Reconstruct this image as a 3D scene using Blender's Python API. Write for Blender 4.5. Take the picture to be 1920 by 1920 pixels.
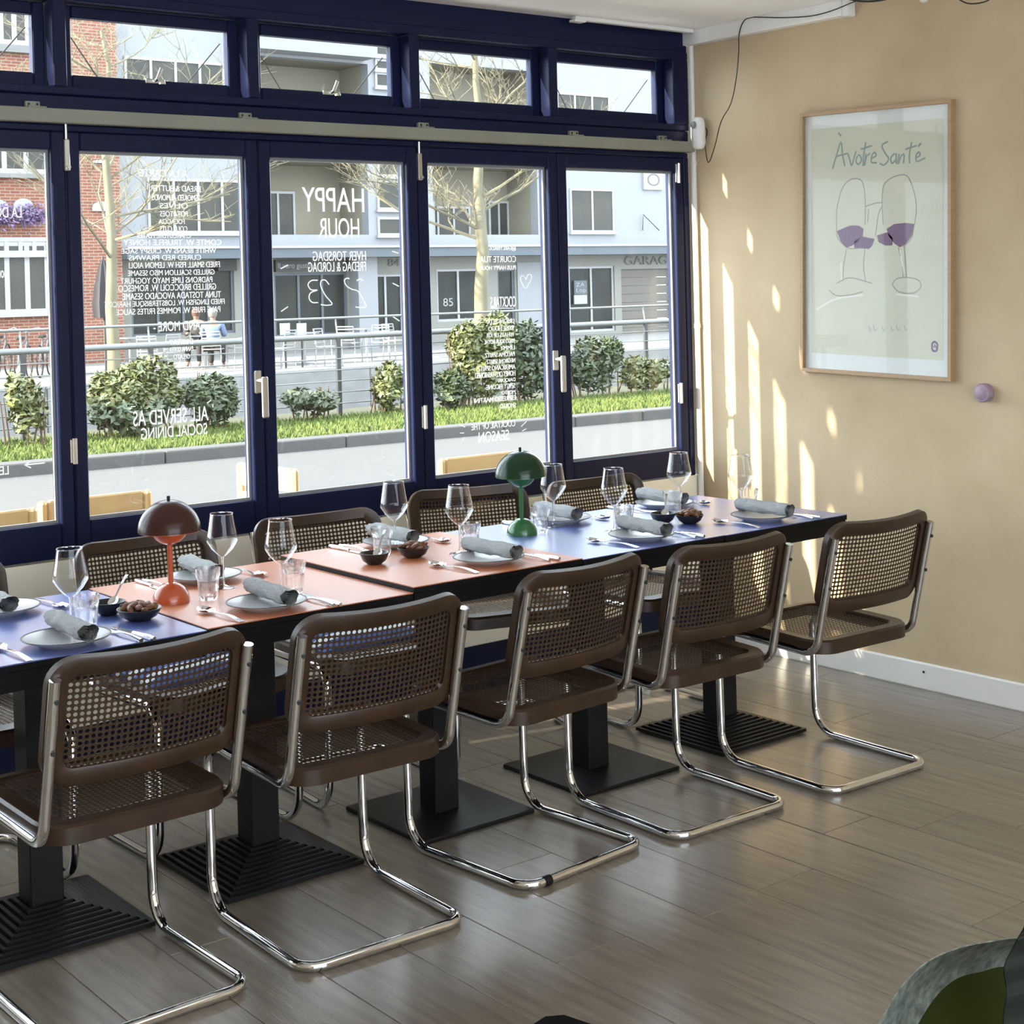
import bpy, math, random
from mathutils import Vector, Matrix
R = random.Random(7)
for o in list(bpy.data.objects): bpy.data.objects.remove(o)
SC = bpy.context.scene
COL = SC.collection

# ------------------------------------------------------------------ camera
YAW, PIT, ROL, FPX, PPY = 0.6704, -0.0129, -0.0253, 2911.3, 570.8
CAM = Vector((-4.8029, -4.7721, 1.5588))
Fv = Vector((math.sin(YAW)*math.cos(PIT), math.cos(YAW)*math.cos(PIT), math.sin(PIT)))
R0 = Vector((math.cos(YAW), -math.sin(YAW), 0)); U0 = R0.cross(Fv)
Rv = math.cos(ROL)*R0 + math.sin(ROL)*U0
Uv = -math.sin(ROL)*R0 + math.cos(ROL)*U0
cd = bpy.data.cameras.new('camera'); cam = bpy.data.objects.new('camera', cd); COL.objects.link(cam)
cam.matrix_world = Matrix(((Rv.x, Uv.x, -Fv.x, CAM.x), (Rv.y, Uv.y, -Fv.y, CAM.y), (Rv.z, Uv.z, -Fv.z, CAM.z), (0, 0, 0, 1)))
cd.sensor_width = 36; cd.sensor_fit = 'HORIZONTAL'; cd.lens = FPX/1920*36
cd.shift_y = -(960-PPY)/1920; cd.clip_start = 0.05; cd.clip_end = 300
SC.camera = cam

# ------------------------------------------------------------------ light and exposure
SC.view_settings.view_transform = 'Standard'; SC.view_settings.look = 'None'
SC.view_settings.gamma = 1; SC.view_settings.use_curve_mapping = False
SC.view_settings.exposure = 0.55
W = bpy.data.worlds.new('sky'); SC.world = W; W.use_nodes = True
bg = W.node_tree.nodes['Background']; bg.inputs[0].default_value = (0.80, 0.90, 1.0, 1); bg.inputs[1].default_value = 5.6
SUN = Vector((0.69, -0.138, -0.244)).normalized()
sd = bpy.data.lights.new('sun', 'SUN'); sd.energy = 20.0; sd.angle = 0.0093; sd.color = (1.0, 0.88, 0.68)
so = bpy.data.objects.new('sun', sd); COL.objects.link(so); so.rotation_euler = SUN.to_track_quat('-Z', 'Y').to_euler()
def area(name, loc, sx, sy, power, rot, col=(1, .95, .88)):
    d = bpy.data.lights.new(name, 'AREA'); d.shape = 'RECTANGLE'; d.size = sx; d.size_y = sy; d.energy = power; d.color = col
    o = bpy.data.objects.new(name, d); COL.objects.link(o); o.location = loc; o.rotation_euler = rot; return o
area('ceiling_fill_light', (-3.4, -5.0, 2.60), 4.5, 2.0, 40, (0, 0, 0))  # unseen area light added under the ceiling to fill the room

def wp(px, py, ax, v):
    """point of the plane (axis ax = v) that the photograph shows at pixel px, py"""
    d = Fv + Rv*((px-960)/FPX) + Uv*((PPY-py)/FPX)
    return CAM + d*((v-CAM[ax])/d[ax])

# ------------------------------------------------------------------ materials
MATS = {}
KE = 1.0
def mat(name, col, rough=.5, metal=0., spec=.5, noise=None, bump=None, coat=0., obj_rand=0.):
    if name in MATS: return MATS[name]
    col = tuple(c*KE for c in col)
    if noise: noise = (*noise[:3], tuple(c*KE for c in noise[3]))
    m = bpy.data.materials.new(name); m.use_nodes = True; MATS[name] = m
    n = m.node_tree.nodes; l = m.node_tree.links; b = n['Principled BSDF']
    b.inputs['Base Color'].default_value = (*col, 1); b.inputs['Roughness'].default_value = rough
    b.inputs['Metallic'].default_value = metal; b.inputs['Specular IOR Level'].default_value = spec
    b.inputs['Coat Weight'].default_value = coat; b.inputs['Coat Roughness'].default_value = .30
    out = None
    tc = n.new('ShaderNodeTexCoord')
    if noise:
        sc, amt, stretch, col2 = noise
        mp = n.new('ShaderNodeMapping'); mp.inputs['Scale'].default_value = stretch; l.new(tc.outputs['Object'], mp.inputs[0])
        t = n.new('ShaderNodeTexNoise'); t.inputs['Scale'].default_value = sc; t.inputs['Detail'].default_value = 6; l.new(mp.outputs[0], t.inputs[0])
        r = n.new('ShaderNodeValToRGB'); r.color_ramp.elements[0].position = .5-amt; r.color_ramp.elements[1].position = .5+amt
        r.color_ramp.elements[0].color = (*col2, 1); r.color_ramp.elements[1].color = (*col, 1)
        l.new(t.outputs[0], r.inputs[0]); out = r.outputs[0]
        l.new(out, b.inputs['Base Color'])
    if obj_rand:
        oi = n.new('ShaderNodeObjectInfo'); hs = n.new('ShaderNodeHueSaturation')
        ma = n.new('ShaderNodeMath'); ma.operation = 'MULTIPLY_ADD'; ma.inputs[1].default_value = obj_rand*2; ma.inputs[2].default_value = 1-obj_rand
        l.new(oi.outputs['Random'], ma.inputs[0]); l.new(ma.outputs[0], hs.inputs['Value'])
        if out: l.new(out, hs.inputs['Color'])
        else: hs.inputs['Color'].default_value = (*col, 1)
        l.new(hs.outputs[0], b.inputs['Base Color'])
    if bump:
        sc, st, stretch = bump
        mp = n.new('ShaderNodeMapping'); mp.inputs['Scale'].default_value = stretch; l.new(tc.outputs['Object'], mp.inputs[0])
        t = n.new('ShaderNodeTexNoise'); t.inputs['Scale'].default_value = sc; t.inputs['Detail'].default_value = 4; l.new(mp.outputs[0], t.inputs[0])
        bp = n.new('ShaderNodeBump'); bp.inputs['Strength'].default_value = st; bp.inputs['Distance'].default_value = .01
        l.new(t.outputs[0], bp.inputs['Height']); l.new(bp.outputs[0], b.inputs['Normal'])
    return m
def thin_glass(name, tint=(1, 1, 1), refl=.5, rough=0.0, edge=5.5):
    m = bpy.data.materials.new(name); m.use_nodes = True; MATS[name] = m
    n = m.node_tree.nodes; l = m.node_tree.links; n.remove(n['Principled BSDF'])
    tr = n.new('ShaderNodeBsdfTransparent'); tr.inputs[0].default_value = (*tint, 1)
    gl = n.new('ShaderNodeBsdfGlossy'); gl.inputs['Roughness'].default_value = rough; gl.inputs[0].default_value = (refl, refl, refl, 1)
    lw = n.new('ShaderNodeLayerWeight'); lw.inputs[0].default_value = .5
    pw_ = n.new('ShaderNodeMath'); pw_.operation = 'POWER'; pw_.inputs[1].default_value = edge; l.new(lw.outputs['Facing'], pw_.inputs[0])
    fr = n.new('ShaderNodeMath'); fr.operation = 'MULTIPLY_ADD'; fr.inputs[1].default_value = .94; fr.inputs[2].default_value = .025; l.new(pw_.outputs[0], fr.inputs[0])
    mx = n.new('ShaderNodeMixShader'); l.new(fr.outputs[0], mx.inputs[0]); l.new(tr.outputs[0], mx.inputs[1]); l.new(gl.outputs[0], mx.inputs[2])
    l.new(mx.outputs[0], n['Material Output'].inputs[0]); return m
I1 = (1, 1, 1)
M_wall = mat('limewashed_plaster', (.62, .50, .335), .85, noise=(2.2, .22, I1, (.47, .36, .225)), bump=(30, .12, I1))
M_white = mat('white_paint', (.88, .88, .87), .55, noise=(3, .4, I1, (.78, .78, .75)))
M_ceil = mat('ceiling_paint', (.90, .89, .87), .9, noise=(2, .4, I1, (.87, .86, .84)))
M_cream = mat('cream_paint', (.93, .89, .76), .6, noise=(4, .4, I1, (.90, .86, .73)))
M_blue = mat('blue_gloss_paint', (.0055, .0095, .043), .4, 0, .22, noise=(6, .4, I1, (.0045, .008, .037)), bump=(60, .03, (1, 1, .1)))
M_rail = mat('aged_white_rail', (.27, .27, .22), .6, noise=(5, .3, (1, 1, 1), (.22, .22, .18)))
M_steel = mat('brushed_steel', (.72, .72, .70), .3, 1.0, noise=(20, .3, I1, (.6, .6, .58)))
M_chrome = mat('chrome', (.82, .83, .85), .06, 1.0, noise=(8, .4, I1, (.76, .77, .79)))
M_wood = mat('walnut_stained_beech', (.046, .0225, .0105), .38, 0, .4, noise=(9, .25, (1, 8, 1), (.024, .012, .006)), coat=.08)
M_cane = mat('woven_cane', (.060, .033, .016), .6, 0, .3, noise=(60, .3, I1, (.036, .020, .009)), bump=(260, .5, I1))
M_black = mat('black_metal', (.008, .008, .009), .42, .0, .25, noise=(30, .3, I1, (.008, .008, .009)))
M_edge = mat('black_table_edge', (.007, .007, .008), .5, 0, .15, noise=(20, .3, I1, (.007, .007, .008)))
M_tblue = mat('blue_linoleum', (.105, .155, .48), .27, 0, 1.0, noise=(40, .4, I1, (.095, .14, .44)), coat=.8)
M_torange = mat('orange_linoleum', (.60, .21, .095), .33, 0, .7, noise=(40, .4, I1, (.55, .19, .085)), coat=.30)
M_plank = mat('vinyl_oak_plank', (.255, .220, .175), .24, 0, .8, noise=(5.5, .32, (8, .7, 1), (.140, .116, .090)), bump=(40, .06, (6, .5, 1)), obj_rand=.12, coat=.25)
M_plate = mat('grey_stoneware', (.56, .58, .60), .28, noise=(14, .3, I1, (.45, .47, .50)))
M_napkin = mat('grey_linen', (.38, .40, .41), .9, noise=(120, .4, I1, (.32, .34, .35)), bump=(55, .9, (1, .5, 1)))
M_cutlery = mat('cutlery_steel', (.78, .78, .78), .16, 1.0, noise=(30, .3, I1, (.7, .7, .7)))
M_bowl = mat('black_stoneware', (.018, .018, .020), .35, noise=(30, .3, I1, (.012, .012, .013)))
M_nut = mat('roasted_nut', (.20, .085, .035), .5, noise=(90, .3, I1, (.10, .04, .018)))
M_sauce = mat('dark_dip', (.04, .03, .02), .2, noise=(30, .3, I1, (.03, .02, .015)))
M_lampo = mat('orange_red_enamel', (.50, .095, .030), .16, noise=(5, .3, I1, (.46, .085, .026)), coat=.4)
M_lampg = mat('green_enamel', (.022, .135, .040), .16, noise=(5, .3, I1, (.018, .12, .034)), coat=.4)
M_lampr = mat('backlit_red_enamel', (.045, .017, .013), .24, 0, .25, noise=(5, .3, I1, (.052, .019, .015)), coat=.0)  # red enamel with the backlit dome's darkness put into its colour
M_lampgd = mat('dark_green_enamel', (.008, .038, .016), .2, 0, .3, noise=(5, .3, I1, (.007, .033, .014)), coat=.0)
M_vinyl = mat('white_vinyl_lettering', (.88, .88, .88), .6, noise=(40, .4, I1, (.82, .82, .82)))
def translucent(m, f):
    n = m.node_tree.nodes; l = m.node_tree.links; b = n['Principled BSDF']; t = n.new('ShaderNodeBsdfTranslucent'); t.inputs[0].default_value = b.inputs['Base Color'].default_value
    mx = n.new('ShaderNodeMixShader'); mx.inputs[0].default_value = f; l.new(b.outputs[0], mx.inputs[1]); l.new(t.outputs[0], mx.inputs[2]); l.new(mx.outputs[0], n['Material Output'].inputs[0])
translucent(M_vinyl, .40)
M_glass = thin_glass('window_glass', (.97, .98, .975), .8)
M_glassw = thin_glass('drinking_glass', (.96, .97, .98), 1.0, edge=2.2)
def clear_glass(name, f):
    m = bpy.data.materials.new(name); m.use_nodes = True; n = m.node_tree.nodes; l = m.node_tree.links; n.remove(n['Principled BSDF'])
    g = n.new('ShaderNodeBsdfGlass'); g.inputs['IOR'].default_value = 1.42; g.inputs['Roughness'].default_value = .0; t = n.new('ShaderNodeBsdfTransparent'); mx = n.new('ShaderNodeMixShader'); mx.inputs[0].default_value = f
    l.new(t.outputs[0], mx.inputs[1]); l.new(g.outputs[0], mx.inputs[2]); l.new(mx.outputs[0], n['Material Output'].inputs[0]); return m
M_tglass = clear_glass('pressed_glass', .72)
M_pglass = thin_glass('low_reflection_glass', (.97, .975, .97), .28)
M_oak = mat('pale_oak_frame', (.46, .30, .16), .45, noise=(12, .3, (1, 1, 8), (.36, .23, .12)))
M_paper = mat('poster_paper', (.76, .755, .62), .55, noise=(3, .4, I1, (.68, .67, .54)))
M_pborder = mat('poster_white_border', (.85, .87, .86), .5, noise=(3, .4, I1, (.82, .84, .83)))
M_ink = mat('grey_green_ink', (.36, .43, .40), .6, noise=(30, .3, I1, (.31, .38, .35)))
M_line = mat('pale_ink_line', (.42, .41, .36), .6, noise=(30, .3, I1, (.38, .37, .32)))
M_lwhite = mat('white_ink_line', (.90, .90, .82), .6, noise=(30, .3, I1, (.85, .85, .78)))
M_wine = mat('violet_ink', (.26, .16, .27), .6, noise=(20, .3, I1, (.22, .13, .23)))
M_mauve = mat('mauve_plastic', (.34, .24, .31), .45, noise=(10, .3, I1, (.31, .22, .28)))
M_cable = mat('black_cable', (.012, .012, .012), .6, noise=(30, .3, I1, (.02, .02, .02)))
M_cushion = mat('navy_cushion_cloth', (.055, .10, .32), .85, noise=(90, .3, I1, (.045, .085, .27)))
M_cushw = mat('white_cushion_stripe', (.72, .75, .76), .85, noise=(90, .3, I1, (.66, .69, .70)))
M_leaf = mat('plant_leaf', (.030, .040, .004), .6, 0, .12, noise=(6, .3, (1, 1, 6), (.022, .030, .003)))
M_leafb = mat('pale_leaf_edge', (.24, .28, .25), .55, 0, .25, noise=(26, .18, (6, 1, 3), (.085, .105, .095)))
M_pot = mat('terracotta_pot', (.30, .13, .08), .8, noise=(10, .3, I1, (.25, .10, .06)))
M_soil = mat('potting_soil', (.03, .02, .014), .95, noise=(60, .3, I1, (.05, .035, .02)), bump=(90, .6, I1))
# outside
KE = .30  # outdoor colours darkened in place of weaker daylight on the street
M_asph = mat('asphalt', (.19, .186, .178), .85, noise=(60, .3, I1, (.14, .137, .132)))
M_kerb = mat('granite_kerb', (.19, .18, .17), .8, noise=(50, .3, I1, (.14, .135, .13)))
M_grass = mat('verge_grass', (.30, .40, .06), .8, noise=(3, .3, I1, (.18, .28, .04)))
M_soilv = mat('verge_soil', (.13, .15, .05), .9, noise=(20, .3, I1, (.09, .08, .04)))
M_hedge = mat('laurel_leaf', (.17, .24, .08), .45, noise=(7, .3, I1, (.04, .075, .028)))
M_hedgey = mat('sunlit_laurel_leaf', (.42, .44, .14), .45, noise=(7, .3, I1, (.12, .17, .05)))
M_dry = mat('dry_stem', (.25, .15, .08), .8, noise=(20, .3, I1, (.18, .10, .05)))
M_bark = mat('pale_plane_bark', (.42, .385, .27), .85, noise=(5, .2, (1, 1, .35), (.30, .27, .15)))
M_rsteel = mat('galvanised_rail', (.50, .51, .50), .5, .3, noise=(20, .3, I1, (.42, .43, .42)))
M_post = mat('dark_post_steel', (.10, .105, .11), .5, .3, noise=(20, .3, I1, (.08, .085, .09)))
M_conc = mat('quay_concrete', (.55, .55, .53), .85, noise=(2, .3, (1, 1, 3), (.38, .38, .37)))
M_pave = mat('terrace_paving', (.56, .55, .52), .85, noise=(3, .3, I1, (.47, .46, .44)))
M_water = mat('canal_water', (.05, .07, .06), .1, noise=(3, .3, I1, (.04, .055, .05)))
M_render = mat('white_render', (.66, .68, .71), .8, noise=(.35, .4, I1, (.62, .645, .67)))
M_beige = mat('beige_render', (.62, .56, .42), .85, noise=(.5, .4, I1, (.57, .52, .39)))
M_fascia = mat('slate_fascia', (.22, .26, .30), .6, noise=(1, .4, I1, (.19, .23, .27)))
M_shop = mat('shop_wall', (.58, .57, .50), .8, noise=(.6, .4, I1, (.53, .52, .46)))
M_shopg = mat('shop_glass', (.035, .042, .040), .25, 0, .12, noise=(1.3, .3, I1, (.10, .11, .10)))
M_pane = mat('far_pane', (.10, .11, .105), .25, 0, .15, noise=(1.1, .3, I1, (.20, .19, .16)))
M_wframe = mat('white_window_frame', (.86, .87, .87), .5, noise=(3, .4, I1, (.82, .83, .83)))
M_sign = mat('black_signboard', (.02, .018, .018), .5, noise=(3, .4, I1, (.03, .025, .025)))
M_text = mat('grey_sign_letter', (.30, .30, .30), .6, noise=(3, .4, I1, (.27, .27, .27)))
M_textw = mat('white_sign_letter', (.80, .80, .80), .6, noise=(3, .4, I1, (.76, .76, .76)))
M_garage = mat('taupe_garage_door', (.36, .32, .27), .7, noise=(3, .4, (.2, 1, 4), (.32, .285, .24)))
M_lilac = mat('lilac_blossom', (.42, .26, .62), .8, noise=(5, .3, I1, (.55, .40, .62)))
M_alu = mat('aluminium_furniture', (.72, .74, .76), .35, .6, noise=(20, .3, I1, (.64, .66, .68)))
M_weave = mat('pale_wicker', (.62, .63, .63), .7, noise=(60, .3, I1, (.5, .51, .51)))
M_parasol = mat('charcoal_canvas', (.085, .08, .10), .9, noise=(12, .3, (1, 1, .2), (.06, .055, .07)))
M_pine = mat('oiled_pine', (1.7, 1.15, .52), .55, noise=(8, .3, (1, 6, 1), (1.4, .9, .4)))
M_skin = mat('skin', (.55, .36, .27), .6, noise=(8, .3, I1, (.50, .32, .24)))
M_shirtb = mat('light_blue_shirt', (.30, .42, .66), .85, noise=(12, .3, I1, (.26, .37, .60)))
M_shirtd = mat('dark_jacket', (.07, .06, .06), .85, noise=(12, .3, I1, (.05, .045, .045)))
M_hairg = mat('grey_hair', (.40, .37, .33), .8, noise=(40, .3, (1, 1, .2), (.3, .28, .25)))
M_hairb = mat('auburn_hair', (.22, .09, .05), .8, noise=(40, .3, (1, 1, .2), (.15, .06, .03)))
M_tyre = mat('bicycle_tyre', (.03, .03, .03), .7, noise=(30, .3, I1, (.04, .04, .04)))
M_bikeA = mat('bicycle_paint_grey', (.35, .36, .37), .4, .2, noise=(10, .3, I1, (.3, .31, .32)))
KE = 1.0
M_brick = bpy.data.materials.new('red_brickwork'); M_brick.use_nodes = True
def _brick():
    n = M_brick.node_tree.nodes; l = M_brick.node_tree.links; b = n['Principled BSDF']; b.inputs['Roughness'].default_value = .9
    tc = n.new('ShaderNodeTexCoord'); mp = n.new('ShaderNodeMapping'); mp.inputs['Rotation'].default_value = (math.pi/2, 0, 0)
    l.new(tc.outputs['Object'], mp.inputs[0])
    k = n.new('ShaderNodeTexBrick'); k.inputs['Scale'].default_value = 1; k.inputs['Brick Width'].default_value = .24; k.inputs['Row Height'].default_value = .075
    k.inputs['Mortar Size'].default_value = .009; k.inputs['Color1'].default_value = (.19, .066, .038, 1); k.inputs['Color2'].default_value = (.14, .045, .026, 1); k.inputs['Mortar'].default_value = (.21, .18, .145, 1)
    l.new(mp.outputs[0], k.inputs[0]); l.new(k.outputs[0], b.inputs['Base Color'])
_brick()

# ------------------------------------------------------------------ mesh helpers
class MB:
    def __init__(s): s.v = []; s.f = []; s.mi = []; s.cur = 0
    def add(s, vs, fs):
        o = len(s.v); s.v += [tuple(a) for a in vs]; s.f += [tuple(i+o for i in f) for f in fs]; s.mi += [s.cur]*len(fs); return s
    def box(s, x0, x1, y0, y1, z0, z1, bev=0.):
        x0, x1 = min(x0, x1), max(x0, x1); y0, y1 = min(y0, y1), max(y0, y1); z0, z1 = min(z0, z1), max(z0, z1)
        if bev <= 0:
            return s.add([(x0,y0,z0),(x1,y0,z0),(x1,y1,z0),(x0,y1,z0),(x0,y0,z1),(x1,y0,z1),(x1,y1,z1),(x0,y1,z1)],
                [(0,3,2,1),(4,5,6,7),(0,1,5,4),(1,2,6,5),(2,3,7,6),(3,0,4,7)])
        b = min(bev, (x1-x0)*.45, (y1-y0)*.45, (z1-z0)*.45)
        def ring(z, i): return [(x0+b+i,y0+i,z),(x1-b-i,y0+i,z),(x1-i,y0+b+i,z),(x1-i,y1-b-i,z),(x1-b-i,y1-i,z),(x0+b+i,y1-i,z),(x0+i,y1-b-i,z),(x0+i,y0+b+i,z)]
        rs = [ring(z0, b*.6), ring(z0+b, 0), ring(z1-b, 0), ring(z1, b*.6)]
        vs = sum(rs, []); fs = []
        for k in range(3):
            for i in range(8): fs.append((k*8+i, k*8+(i+1) % 8, k*8+8+(i+1) % 8, k*8+8+i))
        fs += [tuple(range(7, -1, -1)), tuple(range(24, 32))]
        return s.add(vs, fs)
    def tube(s, path, r, n=8, cap=True, r2=None):
        P = [Vector(p) for p in path]; m = len(P)
        T = [((P[min(i+1, m-1)]-P[max(i-1, 0)]).normalized() if (P[min(i+1, m-1)]-P[max(i-1, 0)]).length > 1e-9 else Vector((0, 0, 1))) for i in range(m)]
        a = Vector((0, 0, 1)) if abs(T[0].z) < .9 else Vector((1, 0, 0))
        N = (a - T[0]*a.dot(T[0])).normalized(); vs = []; fs = []
        for i in range(m):
            N = (N - T[i]*N.dot(T[i])); N = N.normalized() if N.length > 1e-6 else T[i].orthogonal().normalized()
            B = T[i].cross(N); rr = r if r2 is None else r+(r2-r)*i/(m-1)
            if isinstance(r, (list, tuple)): rr = r[i]
            for k in range(n):
                t = 2*math.pi*k/n; vs.append(P[i]+N*(rr*math.cos(t))+B*(rr*math.sin(t)))
        for i in range(m-1):
            for k in range(n): fs.append((i*n+k, i*n+(k+1) % n, (i+1)*n+(k+1) % n, (i+1)*n+k))
        if cap: fs += [tuple(range(n-1, -1, -1)), tuple((m-1)*n+k for k in range(n))]
        return s.add(vs, fs)
    def lathe(s, prof, n=24, c=(0, 0, 0), close=True):
        vs = []; fs = []; m = len(prof)
        for (r, z) in prof:
            for k in range(n):
                t = 2*math.pi*k/n; vs.append((c[0]+r*math.cos(t), c[1]+r*math.sin(t), c[2]+z))
        for i in range(m-1):
            for k in range(n): fs.append((i*n+k, i*n+(k+1) % n, (i+1)*n+(k+1) % n, (i+1)*n+k))
        if close and prof[0][0] > 1e-4: fs.append(tuple(range(n-1, -1, -1)))
        if close and prof[-1][0] > 1e-4: fs.append(tuple((m-1)*n+k for k in range(n)))
        return s.add(vs, fs)
    def poly(s, pts, off):
        n = len(pts); o = Vector(off); a = [Vector(p) for p in pts]
        return s.add(a+[p+o for p in a], [tuple(range(n)), tuple(range(2*n-1, n-1, -1))]+[(i, i+n, (i+1) % n+n, (i+1) % n) for i in range(n)])
    def xf(s, fn): s.v = [tuple(fn(Vector(a))) for a in s.v]; return s
    def build(s, name, m, parent=None, smooth=False, world=True):
        me = bpy.data.meshes.new(name)
        off = Vector((0, 0, 0))
        if parent is not None and world:
            p = parent
            while p: off += p.location; p = p.parent
        me.from_pydata([Vector(a)-off for a in s.v], [], s.f); me.update()
        for mm in (m if isinstance(m, (list, tuple)) else [m]): me.materials.append(mm)
        if isinstance(m, (list, tuple)): me.polygons.foreach_set('material_index', s.mi)
        if smooth:
            me.polygons.foreach_set('use_smooth', [True]*len(me.polygons))
            try: me.set_sharp_from_angle(angle=math.radians(40))
            except Exception: pass
        o = bpy.data.objects.new(name, me); COL.objects.link(o)
        if parent is not None: o.parent = parent
        return o
def tag(o, label=None, cat=None, group=None, kind=None):
    if label: o['label'] = label
    if cat: o['category'] = cat
    if group: o['group'] = group
    if kind: o['kind'] = kind
    return o
def thing(name, label, cat, loc=(0, 0, 0), rz=0, group=None):
    o = bpy.data.objects.new(name, None); COL.objects.link(o); o.location = loc; o.rotation_euler = (0, 0, rz); o.empty_display_size = .1
    return tag(o, label, cat, group)
def struct(name, label=None, loc=(0, 0, 0)):
    o = bpy.data.objects.new(name, None); COL.objects.link(o); o.location = loc; o.empty_display_size = .1
    return tag(o, label, None, None, 'structure')
def dup(root, loc, rz=0, label=None, group=None):
    r = root.copy(); COL.objects.link(r); r.location = loc; r.rotation_euler = (0, 0, rz)
    if label: r['label'] = label
    if group: r['group'] = group
    for ch in root.children:
        c = ch.copy(); COL.objects.link(c); c.parent = r
        for g in ch.children:
            d = g.copy(); COL.objects.link(d); d.parent = c
    return r
def fillet(pts, rad, n=6):
    P = [Vector(p) for p in pts]; out = [P[0]]
    for i in range(1, len(P)-1):
        a, b, c = P[i-1], P[i], P[i+1]; r = rad[i-1] if isinstance(rad, (list, tuple)) else rad
        u = (a-b).normalized(); w = (c-b).normalized(); ang = u.angle(w); t = r/math.tan(ang/2)
        p0 = b+u*t; p1 = b+w*t; cen = b+(u+w).normalized()*(r/math.sin(ang/2))
        v0 = p0-cen; v1 = p1-cen; tot = v0.angle(v1)
        for k in range(n+1):
            f = k/n; out.append(cen + (v0*math.sin((1-f)*tot)+v1*math.sin(f*tot))/math.sin(tot))
    out.append(P[-1]); return out
def rrect(w, h, r, n=6):
    pts = []
    for cx, cy, a0 in ((w/2-r, h/2-r, 0), (-w/2+r, h/2-r, 90), (-w/2+r, -h/2+r, 180), (w/2-r, -h/2+r, 270)):
        for k in range(n+1):
            a = math.radians(a0+90*k/n); pts.append((cx+r*math.cos(a), cy+r*math.sin(a), math.cos(a), math.sin(a)))
    return pts
def ring_sweep(mb, w, h, r, prof, fn, n=6, sub=5):
    """sweep a closed profile [(outward, normal)] round a rounded rectangle, points mapped with fn(a, b, nrm)"""
    base = rrect(w, h, r, n); path = []
    for i in range(len(base)):
        a = base[i]; b = base[(i+1) % len(base)]
        L = math.hypot(b[0]-a[0], b[1]-a[1]); k = sub if L > .1 else 1
        for j in range(k): f = j/k; path.append(tuple(a[q]+(b[q]-a[q])*f for q in range(4)))
    m = len(prof); vs = []; fs = []
    for (x, y, nx, ny) in path:
        for (o, d) in prof: vs.append(fn(x+nx*o, y+ny*o, d))
    N = len(path)
    for i in range(N):
        for j in range(m): fs.append((i*m+j, ((i+1) % N)*m+j, ((i+1) % N)*m+(j+1) % m, i*m+(j+1) % m))
    mb.add(vs, fs)
def text_fit(s, name, m, parent, c0, c1, plane_y=None, mirror=False, ext=.0006, axis='y', flat=-1):
    """lettering as thin mesh, fitted into the rectangle c0 (left, bottom) .. c1 (right, top) of a vertical plane"""
    cu = bpy.data.curves.new(name, 'FONT'); cu.body = s; cu.extrude = .02
    to = bpy.data.objects.new('tmp', cu); COL.objects.link(to); bpy.context.view_layer.update()
    me = bpy.data.meshes.new_from_object(to.evaluated_get(bpy.context.evaluated_depsgraph_get()))
    bpy.data.objects.remove(to); bpy.data.curves.remove(cu)
    vs = [v.co.copy() for v in me.vertices]
    x0 = min(v.x for v in vs); x1 = max(v.x for v in vs); y0 = min(v.y for v in vs); y1 = max(v.y for v in vs)
    mb = MB(); out = []
    for v in vs:
        u = (v.x-x0)/(x1-x0); w = (v.y-y0)/max(y1-y0, 1e-6)
        if mirror: u = 1-u
        a = c0[0]+(c1[0]-c0[0])*u; b = c0[1]+(c1[1]-c0[1])*w; d = plane_y + (ext if v.z > 0 else 0)*flat
        out.append((a, d, b) if axis == 'y' else (d, a, b))
    mb.add(out, [tuple(p.vertices) for p in me.polygons]); bpy.data.meshes.remove(me)
    return mb.build(name, m, parent)
def grid_wall(mb, x0, x1, z0, z1, holes, y0, y1):
    xs = sorted({x0, x1, *[h[0] for h in holes], *[h[1] for h in holes]}); zs = sorted({z0, z1, *[h[2] for h in holes], *[h[3] for h in holes]})
    xs = [x for x in xs if x0 <= x <= x1]; zs = [z for z in zs if z0 <= z <= z1]
    for j in range(len(zs)-1):
        i = 0
        while i < len(xs)-1:
            def hole(i): cx = (xs[i]+xs[i+1])/2; cz = (zs[j]+zs[j+1])/2; return any(h[0] < cx < h[1] and h[2] < cz < h[3] for h in holes)
            if hole(i): i += 1; continue
            k = i
            while k+1 < len(xs)-1 and not hole(k+1): k += 1
            mb.box(xs[i], xs[k+1], y0, y1, zs[j], zs[j+1]); i = k+1
# ================================================================== the room
ZC = 2.627
DV = [-4.904, -4.21, -3.517, -2.8237, -2.1277, -1.4531, -.7675, -.06]      # door divisions along the window wall
MU = [-4.93, -4.24, -3.55, -2.86, -2.165, -1.485, -.81, -.12]               # left faces of the transom mullions
XL = -8.0; YB = -8.0
w = struct('wall_right', 'limewashed sand-beige plaster wall with the framed poster'); mb = MB(); mb.box(0, .15, YB, .12, -.15, ZC+.1); mb.build('plaster', M_wall, w)
w = struct('wall_left'); MB().box(XL-.15, XL, YB, .12, 0, ZC).build('plaster', M_wall, w)
w = struct('wall_back'); mb = MB(); grid_wall(mb, XL, 0, 0, ZC, [(-7.0, -1.5, .5, 2.45)], YB-.15, YB); mb.build('plaster', M_wall, w)  # unseen opening, sized so sky light fills the room from behind
c = struct('ceiling', 'off-white painted ceiling'); mb = MB(); mb.box(XL-.15, .15, YB-.15, .12, ZC, ZC+.15); mb.build('board', M_ceil, c)
# low wall and plinth under the folding doors
w = struct('wall_front', 'low cream wall under the folding windows')
MB().box(XL, 0, .0, .12, .175, .715).build('low_wall', M_cream, w)
MB().box(XL, 0, -.008, .12, 0, .175).build('plinth', M_blue, w)
MB().box(XL, -4.92, .0, .12, .715, ZC).build('side_wall', M_cream, w)
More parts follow.
